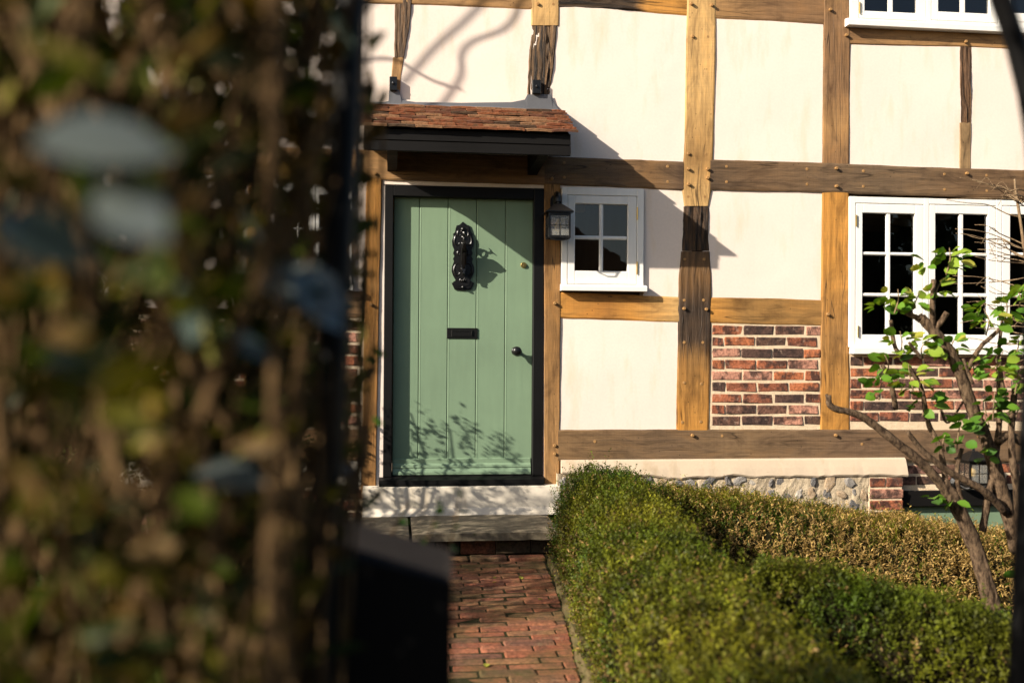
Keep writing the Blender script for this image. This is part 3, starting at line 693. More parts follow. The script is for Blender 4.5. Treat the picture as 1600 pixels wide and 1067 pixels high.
for k in range(6):
    V = []; n = 6; L = .24; w = .163
    for j in range(2):
        for e in range(2):
            for i in range(n + 1):
                s = i / n - .5; V.append((s * w, (-L / 2, L / 2)[j] + q.uniform(-.001, .001), (.002, .0035, .005, .003, .004, .001)[k] * (1 - 4 * s * s) + (0, -.0135)[e] + q.uniform(-.0004, .0004)))
    m = n + 1; F = []
    for i in range(n):
        F += [(i, i + 1, 2 * m + i + 1, 2 * m + i), (m + i + 1, m + i, 3 * m + i, 3 * m + i + 1), (i + 1, i, m + i, m + i + 1), (2 * m + i, 2 * m + i + 1, 3 * m + i + 1, 3 * m + i)]
    F += [(0, 2 * m, 3 * m, m), (n, m + n, 3 * m + n, 2 * m + n)]
    tm.append(mesh("tile", V, F, TILE))
pitch = math.atan2(zr - zt - .03, CP + .02); rows = 8; sl_ = math.hypot(CP + .06, zr - zt - .03)
tx0, tx1 = cx0 - .035, cx1 + .04
for r in range(rows):
    t = r / (rows - 1); y = -CP - .035 + t * (CP - .075); z = zt + .016 + t * (zr - zt - .05)
    x = tx0 + (.083 if r % 2 else 0) + q.uniform(-.012, .012) + .01 * t; first = True
    if r % 2: xs = [tx0 + .01 * t]
    else: xs = []
    while x < tx1 - .05: xs.append(x); x += .1665
    for i, u in enumerate(xs):
        wd = .163 if not (r % 2 and i == 0) else .08
        wd = min(wd, tx1 - u)
        if wd < .04: continue
        tl = .24 if r < rows - 1 else .15
        dy = tl / 2 * math.cos(pitch); dzz = tl / 2 * math.sin(pitch)
        inst("tile", q.choice(tm), can, (u + wd / 2, y + dy + q.uniform(-.004, .004), z + dzz * .64 + q.uniform(-.001, .0025)), (pitch * .62 + q.uniform(-.008, .008), q.uniform(-.012, .012), q.uniform(-.012, .012)), (wd / .163, tl / .24, 1))
# lead flashing with two upstands and iron straps
V = []; n = 40
top = [(565, 162), (600, 160), (607, 158), (608, 141), (624, 141), (628, 157), (650, 160), (720, 161), (800, 160), (820, 156), (824, 148), (860, 148), (864, 160), (872, 168)]
P = [at(x, y, -.018) for x, y in top]; bot = [(p[0] + (.0), -.13, zr - .065) for p in P]
for p, b_ in zip(P, bot): V += [(p[0], -.019, p[2]), (p[0], -.024, zr - .004), (p[0], b_[1], b_[2]), (p[0], 0.0, b_[2] - .02)]
k = len(P); F = [(i * 4 + j, (i + 1) * 4 + j, (i + 1) * 4 + j + 1, i * 4 + j + 1) for i in range(k - 1) for j in range(3)]
part("lead_flashing", V, F, LEAD, can)
for x0, x1, y0, y1 in ((608.5, 620.5, 121, 142), (831.5, 845, 126, 147)):
    a = at(x0, y1, -.03); b = at(x1, y0, -.03); s = G().box(a[0], b[0], -.045, -.01, a[2], b[2], .003); s.add(*lathe([(.010, 0), (.010, -.008), (.006, -.010)], ((a[0] + b[0]) / 2, -.045, (a[2] + b[2]) / 2), 'y', 6)); s.part("iron_strap", IRON, can)

# ---- windows
def window(fr, sill, casements, hinges=(), yf=-.022, name="casement_window"):
    """fr (x0,x1,y0,y1) frame pixels; sill (x0,x1,y0,y1); casements: (x0,x1,y0,y1,[(px0,px1)],[(py0,py1)])"""
    X = lambda x: at(x, (fr[2] + fr[3]) / 2, yf)[0]
    xm = (fr[0] + min(fr[1], 1500)) / 2
    def Z(y, x=None): return at(x or xm, y, yf)[2]
    f = G(); x0, x1, z0, z1 = X(fr[0]), X(fr[1]), Z(fr[3]), Z(fr[2]); d = .09
    cs = [(X(c[0]), X(c[1]), Z(c[3], (c[0] + c[1]) / 2), Z(c[2], (c[0] + c[1]) / 2), c) for c in casements]
    g = .0022; e = [x0] + [v for c in cs for v in (c[0] - g, c[1] + g)] + [x1]
    zt_, zb_ = max(c[3] for c in cs) + g, min(c[2] for c in cs) - g
    for i in range(0, len(e), 2): f.box(e[i], e[i + 1], yf, yf + d, z0, z1, .003)
    for c in cs:
        f.box(c[0] - g - .001, c[1] + g + .001, yf + .0008, yf + d, c[3] + g, z1 - .0005, .003); f.box(c[0] - g - .001, c[1] + g + .001, yf + .0008, yf + d, z0 + .0005, c[2] - g, .003)
        f.box(c[0] - .01, c[0] + .012, yf + .03, yf + d - .004, c[2], c[3], .002); f.box(c[1] - .012, c[1] + .01, yf + .03, yf + d - .004, c[2], c[3], .002)
        f.box(c[0] - .01, c[1] + .01, yf + .031, yf + d - .005, c[3] - .012, c[3] + .01, .002); f.box(c[0] - .01, c[1] + .01, yf + .031, yf + d - .005, c[2] - .01, c[2] + .012, .002)
    win = f.part(name, WHITE, house)
    if sill:
        a, b = X(sill[0]), X(sill[1]); zs1, zs0 = Z(sill[2]), Z(sill[3])
        V, F = extrude([(yf + .06, zs0), (yf - .045, zs0), (yf - .045, zs0 + (zs1 - zs0) * .7), (yf - .04, zs1 - .004), (yf + .001, zs1 + .004), (yf + .06, zs1 + .004)], lambda p, q_, t: (t, p, q_), a, b); part("sill", V, F, WHITE, win)
    for (a, b, zl_, zh, c) in cs:
        xs = [(X(p), X(q_)) for p, q_ in c[4]]; zz = [(Z(q_, (c[0] + c[1]) / 2), Z(p, (c[0] + c[1]) / 2)) for p, q_ in c[5]]
        s = G(); y0, y1 = yf + .002, yf + .046; gx0, gx1, gz0, gz1 = xs[0][0], xs[-1][1], zz[-1][0], zz[0][1]
        s.box(a, gx0, y0, y1, zl_, zh, .004); s.box(gx1, b, y0, y1, zl_, zh, .004); s.box(gx0 - .002, gx1 + .002, y0 + .0006, y1, gz1, zh - .0004, .004); s.box(gx0 - .002, gx1 + .002, y0 + .0006, y1, zl_ + .0004, gz0, .004)
        s.part("sash", WHITE, win)
        for i in range(len(xs) - 1): G().box(xs[i][1], xs[i + 1][0], y0 + .006, y1 - .006, gz0 - .002, gz1 + .002, .006).part("glazing_bar", WHITE, win)
        for i in range(len(zz) - 1): G().box(gx0 - .002, gx1 + .002, y0 + .0066, y1 - .0066, zz[i + 1][1], zz[i][0], .006).part("glazing_bar", WHITE, win)
        for u, v in xs:
            for lo, hi in zz: part("pane", [(u - .004, yf + .024, lo - .004), (v + .004, yf + .024, lo - .004), (v + .004, yf + .024, hi + .004), (u - .004, yf + .024, hi + .004)], [(0, 1, 2, 3)], GLASS, win)
    for hx, hy0, hy1 in hinges:
        x = X(hx); h0, h1 = Z(hy1, hx), Z(hy0, hx); g_ = G().tube([(x, yf - .004, h0), (x, yf - .004, h1)], .0045, 8)
        for t in (.33, .66): g_.tube([(x, yf - .004, h0 + (h1 - h0) * t - .002), (x, yf - .004, h0 + (h1 - h0) * t + .002)], .0056, 8)
        g_.part("hinge", BRASS, win)
    return win
window((877.5, 1006, 294, 447), (876, 1009, 446, 455), [(887, 995, 306, 444, [(898.5, 937), (943, 981)], [(319, 368.5), (374, 423.5)])], [(995.5, 324, 344), (995.5, 409, 429)])
window((1327.5, 1690, 309, 543), (1330, 1695, 541, 553), [(1337, 1443, 319, 541, [(1348, 1386), (1392.5, 1430)], [(333.5, 394), (399, 458), (463.5, 523)]),
       (1452, 1556, 321, 542, [(1462, 1500), (1506.5, 1544)], [(334.5, 394.5), (399.5, 458), (464, 523)]), (1566, 1672, 323, 543, [(1579, 1617), (1623, 1661)], [(336, 395), (400, 459), (465, 524)])],
       [(1337.5, 336, 354), (1341, 509, 527)])
window((1330, 1690, -260, 36), (1322, 1700, 35, 46), [(1343, 1448, -240, 31, [(1352, 1390), (1397, 1434)], [(-220, -105), (-99, 19)]), (1456, 1560, -240, 34, [(1467, 1503), (1510, 1547)], [(-220, -105), (-99, 20)]),
       (1568, 1672, -240, 36, [(1580, 1617), (1623, 1660)], [(-220, -105), (-99, 22)])], [(1343.5, 4, 22)])
window((432, 550, 285, 446), (430, 552, 445, 453), [(440, 488, 292, 440, [(446, 464), (467, 482)], [(305, 355), (359, 420)]), (493, 541, 292, 440, [(499, 517), (520, 535)], [(305, 355), (359, 420)])])
# upper wall beyond the frame and the dim room behind the windows
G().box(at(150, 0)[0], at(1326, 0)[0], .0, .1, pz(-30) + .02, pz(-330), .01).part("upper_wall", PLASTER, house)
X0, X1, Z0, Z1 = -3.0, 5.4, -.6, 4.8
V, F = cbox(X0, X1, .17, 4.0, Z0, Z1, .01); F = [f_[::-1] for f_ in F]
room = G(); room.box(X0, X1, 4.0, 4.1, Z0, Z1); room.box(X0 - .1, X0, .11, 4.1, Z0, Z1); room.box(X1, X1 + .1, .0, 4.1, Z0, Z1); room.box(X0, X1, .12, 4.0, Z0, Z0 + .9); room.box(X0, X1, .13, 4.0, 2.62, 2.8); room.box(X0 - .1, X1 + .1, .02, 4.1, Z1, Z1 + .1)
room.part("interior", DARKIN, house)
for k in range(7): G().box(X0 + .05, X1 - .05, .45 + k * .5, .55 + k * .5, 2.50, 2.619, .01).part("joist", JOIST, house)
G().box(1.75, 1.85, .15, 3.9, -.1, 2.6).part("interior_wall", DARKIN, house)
# downpipe-side end of the house to the right and left are closed by the interior shell

# ------------------------------------------------------------------ wall lanterns
def m_lglass():
    M = Mat("seeded_lantern_glass"); fr = M.n("Fresnel", IOR=1.5).outputs[0]
    n = M.n("Bump", Height=M.noise(M.obj(), 60, 3), Strength=.6, Distance=.01).outputs[0]
    gl = M.n("BsdfGlossy", Roughness=.08, Normal=n); tr = M.n("BsdfTransparent", Color=(.80, .80, .76, 1))
    df = M.n("BsdfDiffuse", Color=(.7, .68, .6, 1)); mx0 = M.n("MixShader", i0=.22); M.t.links.new(tr.outputs[0], mx0.inputs[1]); M.t.links.new(df.outputs[0], mx0.inputs[2])
    mx = M.n("MixShader", i0=M.math('MULTIPLY', fr, 2.5)); M.t.links.new(mx0.outputs[0], mx.inputs[1]); M.t.links.new(gl.outputs[0], mx.inputs[2]); M.t.links.new(mx.outputs[0], M.out.inputs[0]); return M.m
LGLASS = m_lglass(); BULB = Mat("bulb_amber_glass", .15, .5, (.55, .36, .12)).m
def lantern(c, label, wall_y, arm=True):
    """c: centre of the cap's eave line; hangs in front of wall_y"""
    L = empty("wall_lantern", (c[0], c[1], c[2] - .18), label, "lantern", "black wall lanterns")
    r = .066; x, y, z = c
    g = G(); e = .089
    V = [(x - e, y - e, z), (x + e, y - e, z), (x + e, y + e, z), (x - e, y + e, z), (x - e, y - e, z + .008), (x + e, y - e, z + .008), (x + e, y + e, z + .008), (x - e, y + e, z + .008), (x - .018, y - .018, z + .065), (x + .018, y - .018, z + .065), (x + .018, y + .018, z + .065), (x - .018, y + .018, z + .065)]
    F = [(3, 2, 1, 0)] + [(i, (i + 1) % 4, 4 + (i + 1) % 4, 4 + i) for i in range(4)] + [(4 + i, 4 + (i + 1) % 4, 8 + (i + 1) % 4, 8 + i) for i in range(4)] + [(8, 9, 10, 11)]
    g.add(V, F); g.tube([(x, y, z + .06), (x, y, z + .085)], [.012, .008], 8); g.part("cap", IRON, L)
    b = G(); zt_ = z - .002; zb_ = z - .165
    for sx_ in (-1, 1):
        for sy in (-1, 1): b.box(x + sx_ * r - .006, x + sx_ * r + .006, y + sy * r - .006, y + sy * r + .006, zb_, zt_, .001)
    for zz, h_ in ((zt_ - .018, .017), (zb_, .016)):
        for s in (-1, 1):
            b.box(x - r + .005, x + r - .005, y + s * r - .005, y + s * r + .005, zz, zz + h_, .001); b.box(x + s * r - .005, x + s * r + .005, y - r + .005, y + r - .005, zz, zz + h_, .001)
    for s in (-1, 1):
        b.box(x - .002, x + .002, y + s * r - .003, y + s * r + .003, zb_ + .01, zt_ - .01, .0005); b.box(x + s * r - .003, x + s * r + .003, y - .002, y + .002, zb_ + .01, zt_ - .01, .0005)
        b.box(x - r, x + r, y + s * r - .0026, y + s * r + .0026, (zb_ + zt_) / 2 - .002, (zb_ + zt_) / 2 + .002, .0005); b.box(x + s * r - .0026, x + s * r + .0026, y - r, y + r, (zb_ + zt_) / 2 - .002, (zb_ + zt_) / 2 + .002, .0005)
    b.tube([(x - r, y - r, zb_ - .003), (x - r * .4, y - r - .012, zb_ - .016), (x + r * .4, y - r - .012, zb_ - .016), (x + r, y - r, zb_ - .003)], .004, 6); b.part("cage", IRON, L)
    for s in (-1, 1):
        for a, w_ in (((x - r, y + s * r), (x + r, y + s * r)), ((x + s * r, y - r), (x + s * r, y + r))): part("pane", [(*a, zb_ + .014), (*w_, zb_ + .014), (*w_, zt_ - .016), (*a, zt_ - .016)], [(0, 1, 2, 3)], LGLASS, L)
    bl = G().add(*lathe([(.010, -.035), (.012, -.05), (.022, -.075), (.024, -.095), (.016, -.115), (.003, -.122)], (x, y, z), 'z', 12)); bl.part("bulb", BULB, L, smooth=True)
    if arm:
        pl = G(); pl.add(*extrude([(x - .036, z - .01), (x - .036, z + .11), (x - .02, z + .135), (x + .015, z + .138), (x + .034, z + .11), (x + .034, z - .01)], lambda a_, b_, t: (a_, t, b_), wall_y - .018, wall_y + .002)); pl.part("back_plate", IRON, L)
        ar = G(); ar.tube(curve([(x, wall_y - .01, z + .06), (x, wall_y - .03, z + .115), (x, (wall_y + y) / 2, z + .135), (x, y + .01, z + .115), (x, y, z + .075)]), .021, 10); ar.tube(curve([(x, wall_y - .01, z + .03), (x, (wall_y + y) / 2, z + .05), (x, y + .02, z + .1)]), .013, 8); ar.part("arm", IRON, L)
    else:
        pl = G(); pl.add(*lathe([(.05, .0), (.05, -.012), (.03, -.03)], (x - .06, wall_y, z - .17), 'y', 16)); pl.part("back_plate", IRON, L)
        ar = G(); ar.tube(curve([(x - .06, wall_y - .01, z - .17), (x - .03, y + .03, z - .2), (x, y, z - .18)]), .012, 8); ar.part("arm", IRON, L)
    return L
lantern(at(872, 334, -.13), "black wall lantern with clear panes hanging right of the green door", -.019)
lantern(at(1521, 719, -.10), "black wall lantern low on the brick behind the rose stems", .02, False)

# ------------------------------------------------------------------ foliage helpers
rng = np.random.default_rng(5)
def unit(a): return a / (np.linalg.norm(a, axis=1, keepdims=True) + 1e-9)
def leaf_arrays(P, D, N, L, W, C, simple=True):
    """leaf blades: base P, direction D, normal N"""
    n = len(P); D = unit(D); Sd = unit(np.cross(D, N)); N = np.cross(Sd, D)
    L = L[:, None]; W = W[:, None]
    if simple:
        T = [(0, 0, 0), (.5, .5, .06), (1, 0, -.04), (.5, -.5, .06)]; Fq = [(0, 1, 2, 3)]
    else:
        T = [(0, 0, 0), (.28, .42, .07), (.68, .40, .05), (1, 0, -.08), (.68, -.40, .05), (.28, -.42, .07)]; Fq = [(0, 1, 2, 3), (0, 3, 4, 5)]
    k = len(T); V = np.empty((n, k, 3))
    for i, (t, s, h) in enumerate(T): V[:, i] = P + D * L * t + Sd * W * s + N * L * h
    F = (np.arange(n)[:, None, None] * k + np.array(Fq)[None]).reshape(-1, 4)
    return V.reshape(-1, 3), F, np.repeat(np.c_[C, np.ones(n)], k, axis=0)
def bulk(name, V, F, C, mat, parent, origin):
    me = bpy.data.meshes.new(name); V = V - np.asarray(origin)
    me.vertices.add(len(V)); me.vertices.foreach_set("co", V.astype(np.float32).ravel())
    me.loops.add(F.size); me.loops.foreach_set("vertex_index", F.astype(np.int32).ravel())
    me.polygons.add(len(F)); me.polygons.foreach_set("loop_start", np.arange(0, F.size, 4, dtype=np.int32)); me.polygons.foreach_set("loop_total", np.full(len(F), 4, np.int32))
    me.materials.append(mat); ca = me.color_attributes.new("Col", 'FLOAT_COLOR', 'POINT'); ca.data.foreach_set("color", C.astype(np.float32).ravel())
    me.update(calc_edges=True); me.validate()
    o = link(bpy.data.objects.new(name, me), parent, origin); o["kind"] = "stuff"; return o
def pnoise(P, s, seed=0): return np.array([noise.noise(Vector((p[0] * s + seed, p[1] * s, p[2] * s))) for p in P])
def sprigs(P, N, n_leaf, slen, ll, lw, C, up=.6, spread=.5):
    """short shoots of small leaves growing from surface points P with normal N"""
    n = len(P); d = unit(N * .65 + np.array([0, 0, up]) + rng.normal(0, spread, (n, 3))); ln = slen * rng.uniform(.5, 1.3, n)
    VP = []; VD = []; VN = []; VC = []
    for k in range(n_leaf):
        t = (k + .5) / n_leaf; side = unit(np.cross(d, rng.normal(0, 1, (n, 3))))
        VP.append(P + d * (ln * t)[:, None]); dd = unit(d * .55 + side * .8); VD.append(dd); VN.append(unit(np.cross(np.cross(dd, d), dd) + rng.normal(0, .35, (n, 3))))
        VC.append(C * rng.uniform(.7, 1.3, (n, 1)) * (0.8 + .35 * t))
    P_ = np.concatenate(VP); m = len(P_)
    return leaf_arrays(P_, np.concatenate(VD), np.concatenate(VN), rng.uniform(.75, 1.25, m) * ll, rng.uniform(.8, 1.2, m) * lw, np.concatenate(VC))
def hedge(label, pts, n_spr, colfn, seed, core=(.02, .018, .008), exp=3.2, ll=.0145, lw=.0075, slen=.055, group="clipped box hedges", up=.7):
    """pts: (x, y, zbase, ztop, halfwidth) along the run"""
    A = np.array(pts, float); seg = np.r_[0, np.cumsum(np.linalg.norm(np.diff(A[:, :2], axis=0), axis=1))]; L = seg[-1]
    def ev(t): return np.stack([np.interp(t, seg, A[:, i]) for i in range(5)], 1)
    def surf(t, ph, shrink=0.0):
        e = ev(t); tg = unit(ev(np.minimum(t + .02, L))[:, :2] - ev(np.maximum(t - .02, 0))[:, :2]); sd = np.stack([tg[:, 1], -tg[:, 0]], 1)
        c, s = np.cos(ph), np.sin(ph); k = (np.abs(c) ** exp + np.abs(s) ** exp) ** (-1 / exp)
        endf = np.clip(np.minimum(t, L - t) / .22, 0, 1); endf = (1 - (1 - endf) ** 2.5) ** .5
        hw = (e[:, 4] - shrink) * (.25 + .75 * endf); hh = (e[:, 3] - e[:, 2] - shrink) * (.55 + .45 * endf)
        a = c * k * hw; b = np.maximum(s * k, 0) * hh
        P = np.stack([e[:, 0] + sd[:, 0] * a, e[:, 1] + sd[:, 1] * a, e[:, 2] + b], 1)
        nn = np.stack([sd[:, 0] * np.sign(c) * np.abs(c * k) ** (exp - 1), sd[:, 1] * np.sign(c) * np.abs(c * k) ** (exp - 1), np.abs(s * k) ** (exp - 1)], 1)
        return P, unit(nn)
    lo = A[:, :3].mean(0); root = empty("box_hedge", lo, label, "hedge", group)
    nt, na = 70, 22; T, PH = np.meshgrid(np.linspace(0, L, nt), np.linspace(math.pi, 0, na), indexing='ij')
    P, N = surf(T.ravel(), PH.ravel(), .035); P = P + N * (pnoise(P, 7, seed) * .02)[:, None]
    F = [(i * na + j, i * na + j + 1, (i + 1) * na + j + 1, (i + 1) * na + j) for i in range(nt - 1) for j in range(na - 1)]
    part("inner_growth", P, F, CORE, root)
    t = rng.uniform(0, L, n_spr); ph = rng.uniform(-.02, math.pi + .02, n_spr)
    P, N = surf(t, ph); bump_ = pnoise(P, 5.5, seed) * .036 + pnoise(P, 19, seed + 7) * .034
    P = P + N * (bump_ - .03 + rng.normal(0, .012, n_spr))[:, None]
    C = colfn(P, N, t / L); V, F, Cc = sprigs(P, N, 6, slen, ll, lw, C, up)
    ix = rng.choice(n_spr, int(L * 110)); V2, F2, C2 = sprigs(P[ix] + N[ix] * .01, N[ix], 9, .105, ll * 1.1, lw * 1.1, C[ix] * 1.15, 1.3, .35)
    F2 = F2 + len(V); V = np.r_[V, V2]; F = np.r_[F, F2]; Cc = np.r_[Cc, C2]
    bulk("foliage", V, F, Cc, LEAF, root, lo); return root
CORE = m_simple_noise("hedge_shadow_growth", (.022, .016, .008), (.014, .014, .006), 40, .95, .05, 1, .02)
def green_mix(P, N, t, brown=0.0, seed=0):
    n = len(P); k = pnoise(P, 3.0, seed); k2 = pnoise(P, 11, seed + 3)
    c1 = np.array([.036, .064, .004]); c2 = np.array([.115, .11, .007]); c3 = np.array([.20, .125, .04])
    u = np.clip(.5 + k * 1.1, 0, 1)[:, None]; c = c1 * (1 - u) + c2 * u
    lowness = np.clip(1 - N[:, 2] * 1.6, 0, 1)
    br = (rng.uniform(0, 1, n) < np.clip(brown + .22 * lowness + .5 * k2 * lowness, 0, 1))[:, None]
    c = np.where(br, c3 * rng.uniform(.5, 1.1, (n, 1)), c); return c * np.clip(1 + 1.1 * pnoise(P, 14, seed + 20), .45, 1.7)[:, None]
ys = np.linspace(-.80, -5.2, 12)
hedge("box hedge running beside the brick path towards the gate", [(path_right(y) + .325, y, -.02, .50 + .05 * math.exp(-((y + .8) / .5) ** 2) - .015 * max(0, -y - 3), .285) for y in ys], 22000, lambda P, N, t: green_mix(P, N, t, .07, 1), 1)
hedge("dark green box hedge between the path hedge and the brown one", [(1.25, -3.02, -.1, .47, .21), (1.55, -3.30, -.14, .43, .21), (2.0, -3.62, -.2, .36, .22), (2.6, -3.95, -.25, .30, .22)], 13000, lambda P, N, t: green_mix(P, N, t, .03, 2), 2)
def brownmix(P, N, t):
    c = green_mix(P, N, t, .1, 5); k = pnoise(P, 5, 9) * .5 + .5
    br = np.clip(t * 1.9 + .05 + .35 * (1 - N[:, 2]), 0, 1) * np.clip(1.25 - N[:, 2] * .75 * (1.25 - t), 0, 1); m = (rng.uniform(0, 1, len(P)) < br * (.62 + .5 * k))[:, None]
    cb = np.array([.40, .26, .085]) * rng.uniform(.55, 1.15, (len(P), 1)); return np.where(m, cb, c)
hedge("browning box hedge along the flint plinth below the brick panels", [(1.25, -.66, -.05, .39, .28), (1.9, -.80, -.12, .36, .34), (2.6, -1.05, -.28, .28, .38), (3.3, -1.25, -.36, .19, .40), (4.3, -1.45, -.38, .12, .42)], 26000, brownmix, 3, ll=.021, lw=.006, slen=.06, up=1.3)

# ------------------------------------------------------------------ rose bush by the cellar
leafm = []
for k in range(5):
    q = random.Random(k + 3); T = [(0, 0), (.18, .30), (.45, .44), (.75, .34), (1, 0), (.75, -.34), (.45, -.44), (.18, -.30)]
    V = [(t, s, .10 * abs(s) * 2 - .22 * t * t * (k % 3) * .6 + q.uniform(-.02, .02)) for t, s in T] + [(.45, 0, -.03), (.75, 0, -.06 - .05 * k)]
    F = [(0, 1, 2, 8), (8, 2, 3, 9), (9, 3, 4), (0, 8, 6, 7), (8, 9, 5, 6), (9, 4, 5)]
    base = np.array(((.06, .14, .014), (.10, .20, .018), (.19, .27, .026), (.045, .10, .018), (.30, .29, .045))[k])
    leafm.append(mesh("leaf", V, F, LEAF, None, [(*(base * (1.1 if i in (8, 9) else 1)), 1) for i in range(10)], True))
rose = empty("rose_bush", dp(1552, 950, 4.75), "pruned rose bush with thick bare stems and fresh green leaves", "rose bush")
RD = 4.7
def stem(pts, r, parent, name="branch", mat=BARK, n=10):
    """pts: (px, py, depth offset)"""
    P = curve([dp(x, y, RD + d) for x, y, d in pts], 6); k = len(P); th_ = 1.15 if mat is BARK else 1.0; R = [th_ * (r[0] + (r[1] - r[0]) * i / (k - 1)) for i in range(k)]
    R = [R[i] * (1 + .2 * noise.noise(Vector((i * .9, r[0] * 999, 0)))) for i in range(k)]
    V, F = tubeg(P, R, n); V = [v + np.array(noise.noise_vector(Vector(v) * 28)) * r[0] * .16 for v in V]; return part(name, V, F, mat, parent, smooth=True), P
stem([(1560, 1000, 0), (1545, 930, 0), (1522, 850, 0), (1492, 785, -.02), (1470, 750, -.02)], (.034, .028), rose)
stem([(1490, 782, -.02), (1452, 735, -.05), (1400, 690, -.08), (1345, 650, -.1), (1300, 636, -.12), (1294, 618, -.12)], (.022, .010), rose)
stem([(1480, 765, 0), (1468, 700, .05), (1450, 660, .08), (1437, 600, .08), (1400, 545, .05), (1392, 500, .05)], (.013, .008), rose)
stem([(1590, 860, .1), (1575, 800, .08), (1545, 700, .04), (1520, 640, .02), (1490, 560, 0), (1450, 508, 0), (1435, 495, 0)], (.032, .019), rose)
stem([(1458, 515, 0), (1457, 480, -.02), (1459, 437, -.02)], (.013, .010), rose)
stem([(1436, 498, 0), (1415, 488, .02), (1400, 480, .02)], (.012, .009), rose)
stem([(1462, 513, 0), (1472, 500, -.02), (1480, 488, -.03)], (.012, .011), rose)
stem([(1572, 800, .05), (1535, 765, -.03), (1480, 735, -.06), (1440, 702, -.08), (1418, 674, -.1)], (.017, .009), rose)
stem([(1508, 585, 0), (1530, 545, -.04), (1545, 530, -.05), (1572, 505, -.06)], (.011, .007), rose)
stem([(1596, 900, 0), (1590, 780, 0), (1580, 690, 0), (1586, 600, .02)], (.018, .012), rose)
stem([(1572, 640, .03), (1561, 560, .03), (1566, 500, .05)], (.011, .006), rose)
stem([(1535, 830, .05), (1545, 770, .06), (1555, 720, .06), (1562, 640, .05), (1560, 560, .06)], (.016, .011), rose)
stem([(1565, 960, -.02), (1530, 850, -.02), (1505, 790, -.03), (1495, 740, -.05), (1503, 700, -.05)], (.011, .008), rose)
stem([(1470, 640, .1), (1482, 660, .1), (1510, 620, .08)], (.006, .004), rose)
stem([(1378, 570, .03), (1390, 590, .03), (1400, 640, .05)], (.008, .011), rose)
stem([(1596, 690, .02), (1575, 680, .02), (1560, 690, 0)], (.018, .017), rose)
for x0, y0, x1, y1 in ((1300, 636, 1291, 616), (1440, 560, 1420, 535), (1520, 600, 1505, 560)): stem([(x0, y0, -.1), ((x0 + x1) / 2, (y0 + y1) / 2, -.1), (x1, y1, -.1)], (.007, .006), rose)
# leaf clusters: (x, y, radius px, count, depth)
q = random.Random(12)
CL = [(1484, 405, 22, 9, 0), (1468, 450, 14, 5, 0), (1446, 415, 12, 3, 0), (1400, 468, 20, 7, 0), (1432, 468, 14, 5, 0), (1375, 480, 10, 3, 0), (1410, 535, 22, 9, .03), (1440, 545, 16, 6, 0), (1390, 570, 20, 7, 0), (1425, 590, 26, 10, -.05), (1375, 605, 18, 5, -.05),
      (1470, 545, 14, 5, 0), (1490, 540, 14, 4, 0), (1545, 500, 22, 9, -.05), (1575, 480, 22, 8, -.05), (1530, 485, 12, 4, 0), (1592, 465, 18, 6, 0), (1560, 570, 26, 9, -.08), (1590, 590, 24, 7, -.08), (1520, 575, 14, 4, 0), (1555, 630, 24, 7, -.05), (1500, 675, 24, 8, -.08),
      (1475, 690, 14, 4, -.08), (1545, 650, 16, 4, 0), (1462, 775, 10, 3, -.05), (1488, 782, 12, 3, -.05), (1590, 540, 20, 6, 0), (1535, 715, 12, 3, 0), (1590, 910, 12, 3, -.1), (1445, 630, 18, 5, 0), (1590, 640, 16, 4, 0)]
for x, y, r, n, d in CL:
    for k in range(int(n * 2.2)):
        a = q.uniform(0, 6.28); rr = r * math.sqrt(q.random()); p = dp(x + rr * math.cos(a), y + rr * math.sin(a) * .8, RD + d + q.uniform(-.05, .05))
        s = q.uniform(.042, .076); dirx = math.cos(a) + q.uniform(-.6, .6); dirz = -math.sin(a) * .6 + q.uniform(-.2, .5)
        rotz = math.atan2(q.uniform(-.9, .3), dirx); inst("leaf", leafm[q.choice((0, 1, 2, 2, 2, 1, 4)) if y < 600 else q.choice((0, 1, 3, 0, 1))], rose, p, (q.uniform(.1, 1.1), -math.atan2(dirz, 1) * .8, rotz), (s, s * q.uniform(.7, 1), s))
    if n > 3: stem([(x + q.uniform(-6, 6), y + r * 1.1, d), (x + q.uniform(-4, 4), y, d), (x + q.uniform(-8, 8), y - r * .8, d)], (.004, .002), rose, "shoot", TWIG, 5)
# bare climber twigs beyond the rose
climb = empty("bare_climber", dp(1640, 560, 5.3), "leafless twiggy climber crossing the right-hand window", "climber")
q = random.Random(31); RD = 5.3
stem([(1640, 700, 0), (1618, 560, 0), (1606, 430, 0), (1592, 330, 0), (1585, 280, 0)], (.012, .006), climb, "branch", TWIG, 6)
for k in range(30):
    x, y = 1612 + q.uniform(-14, 20), q.uniform(290, 560); L = q.uniform(40, 150); an = q.uniform(-.5, .45) if k % 3 else q.uniform(.4, 1.2); pts = []
    for t in np.linspace(0, 1, 5): pts.append((x - L * t, y - L * t * math.sin(an) * (1 - .4 * t) + q.uniform(-4, 4), q.uniform(-.05, .05)))
    o, P = stem(pts, (.0042, .0014), climb, "twig", TWIG, 5)
    if k % 2:
        i = len(P) // 2; x1, y1, _ = pts[2]; stem([(x1, y1, 0), (x1 - 12, y1 - q.uniform(-14, 18), 0), (x1 - 28, y1 - q.uniform(-22, 30), 0)], (.0025, .001), climb, "twig", TWIG, 5)
RD = 4.7

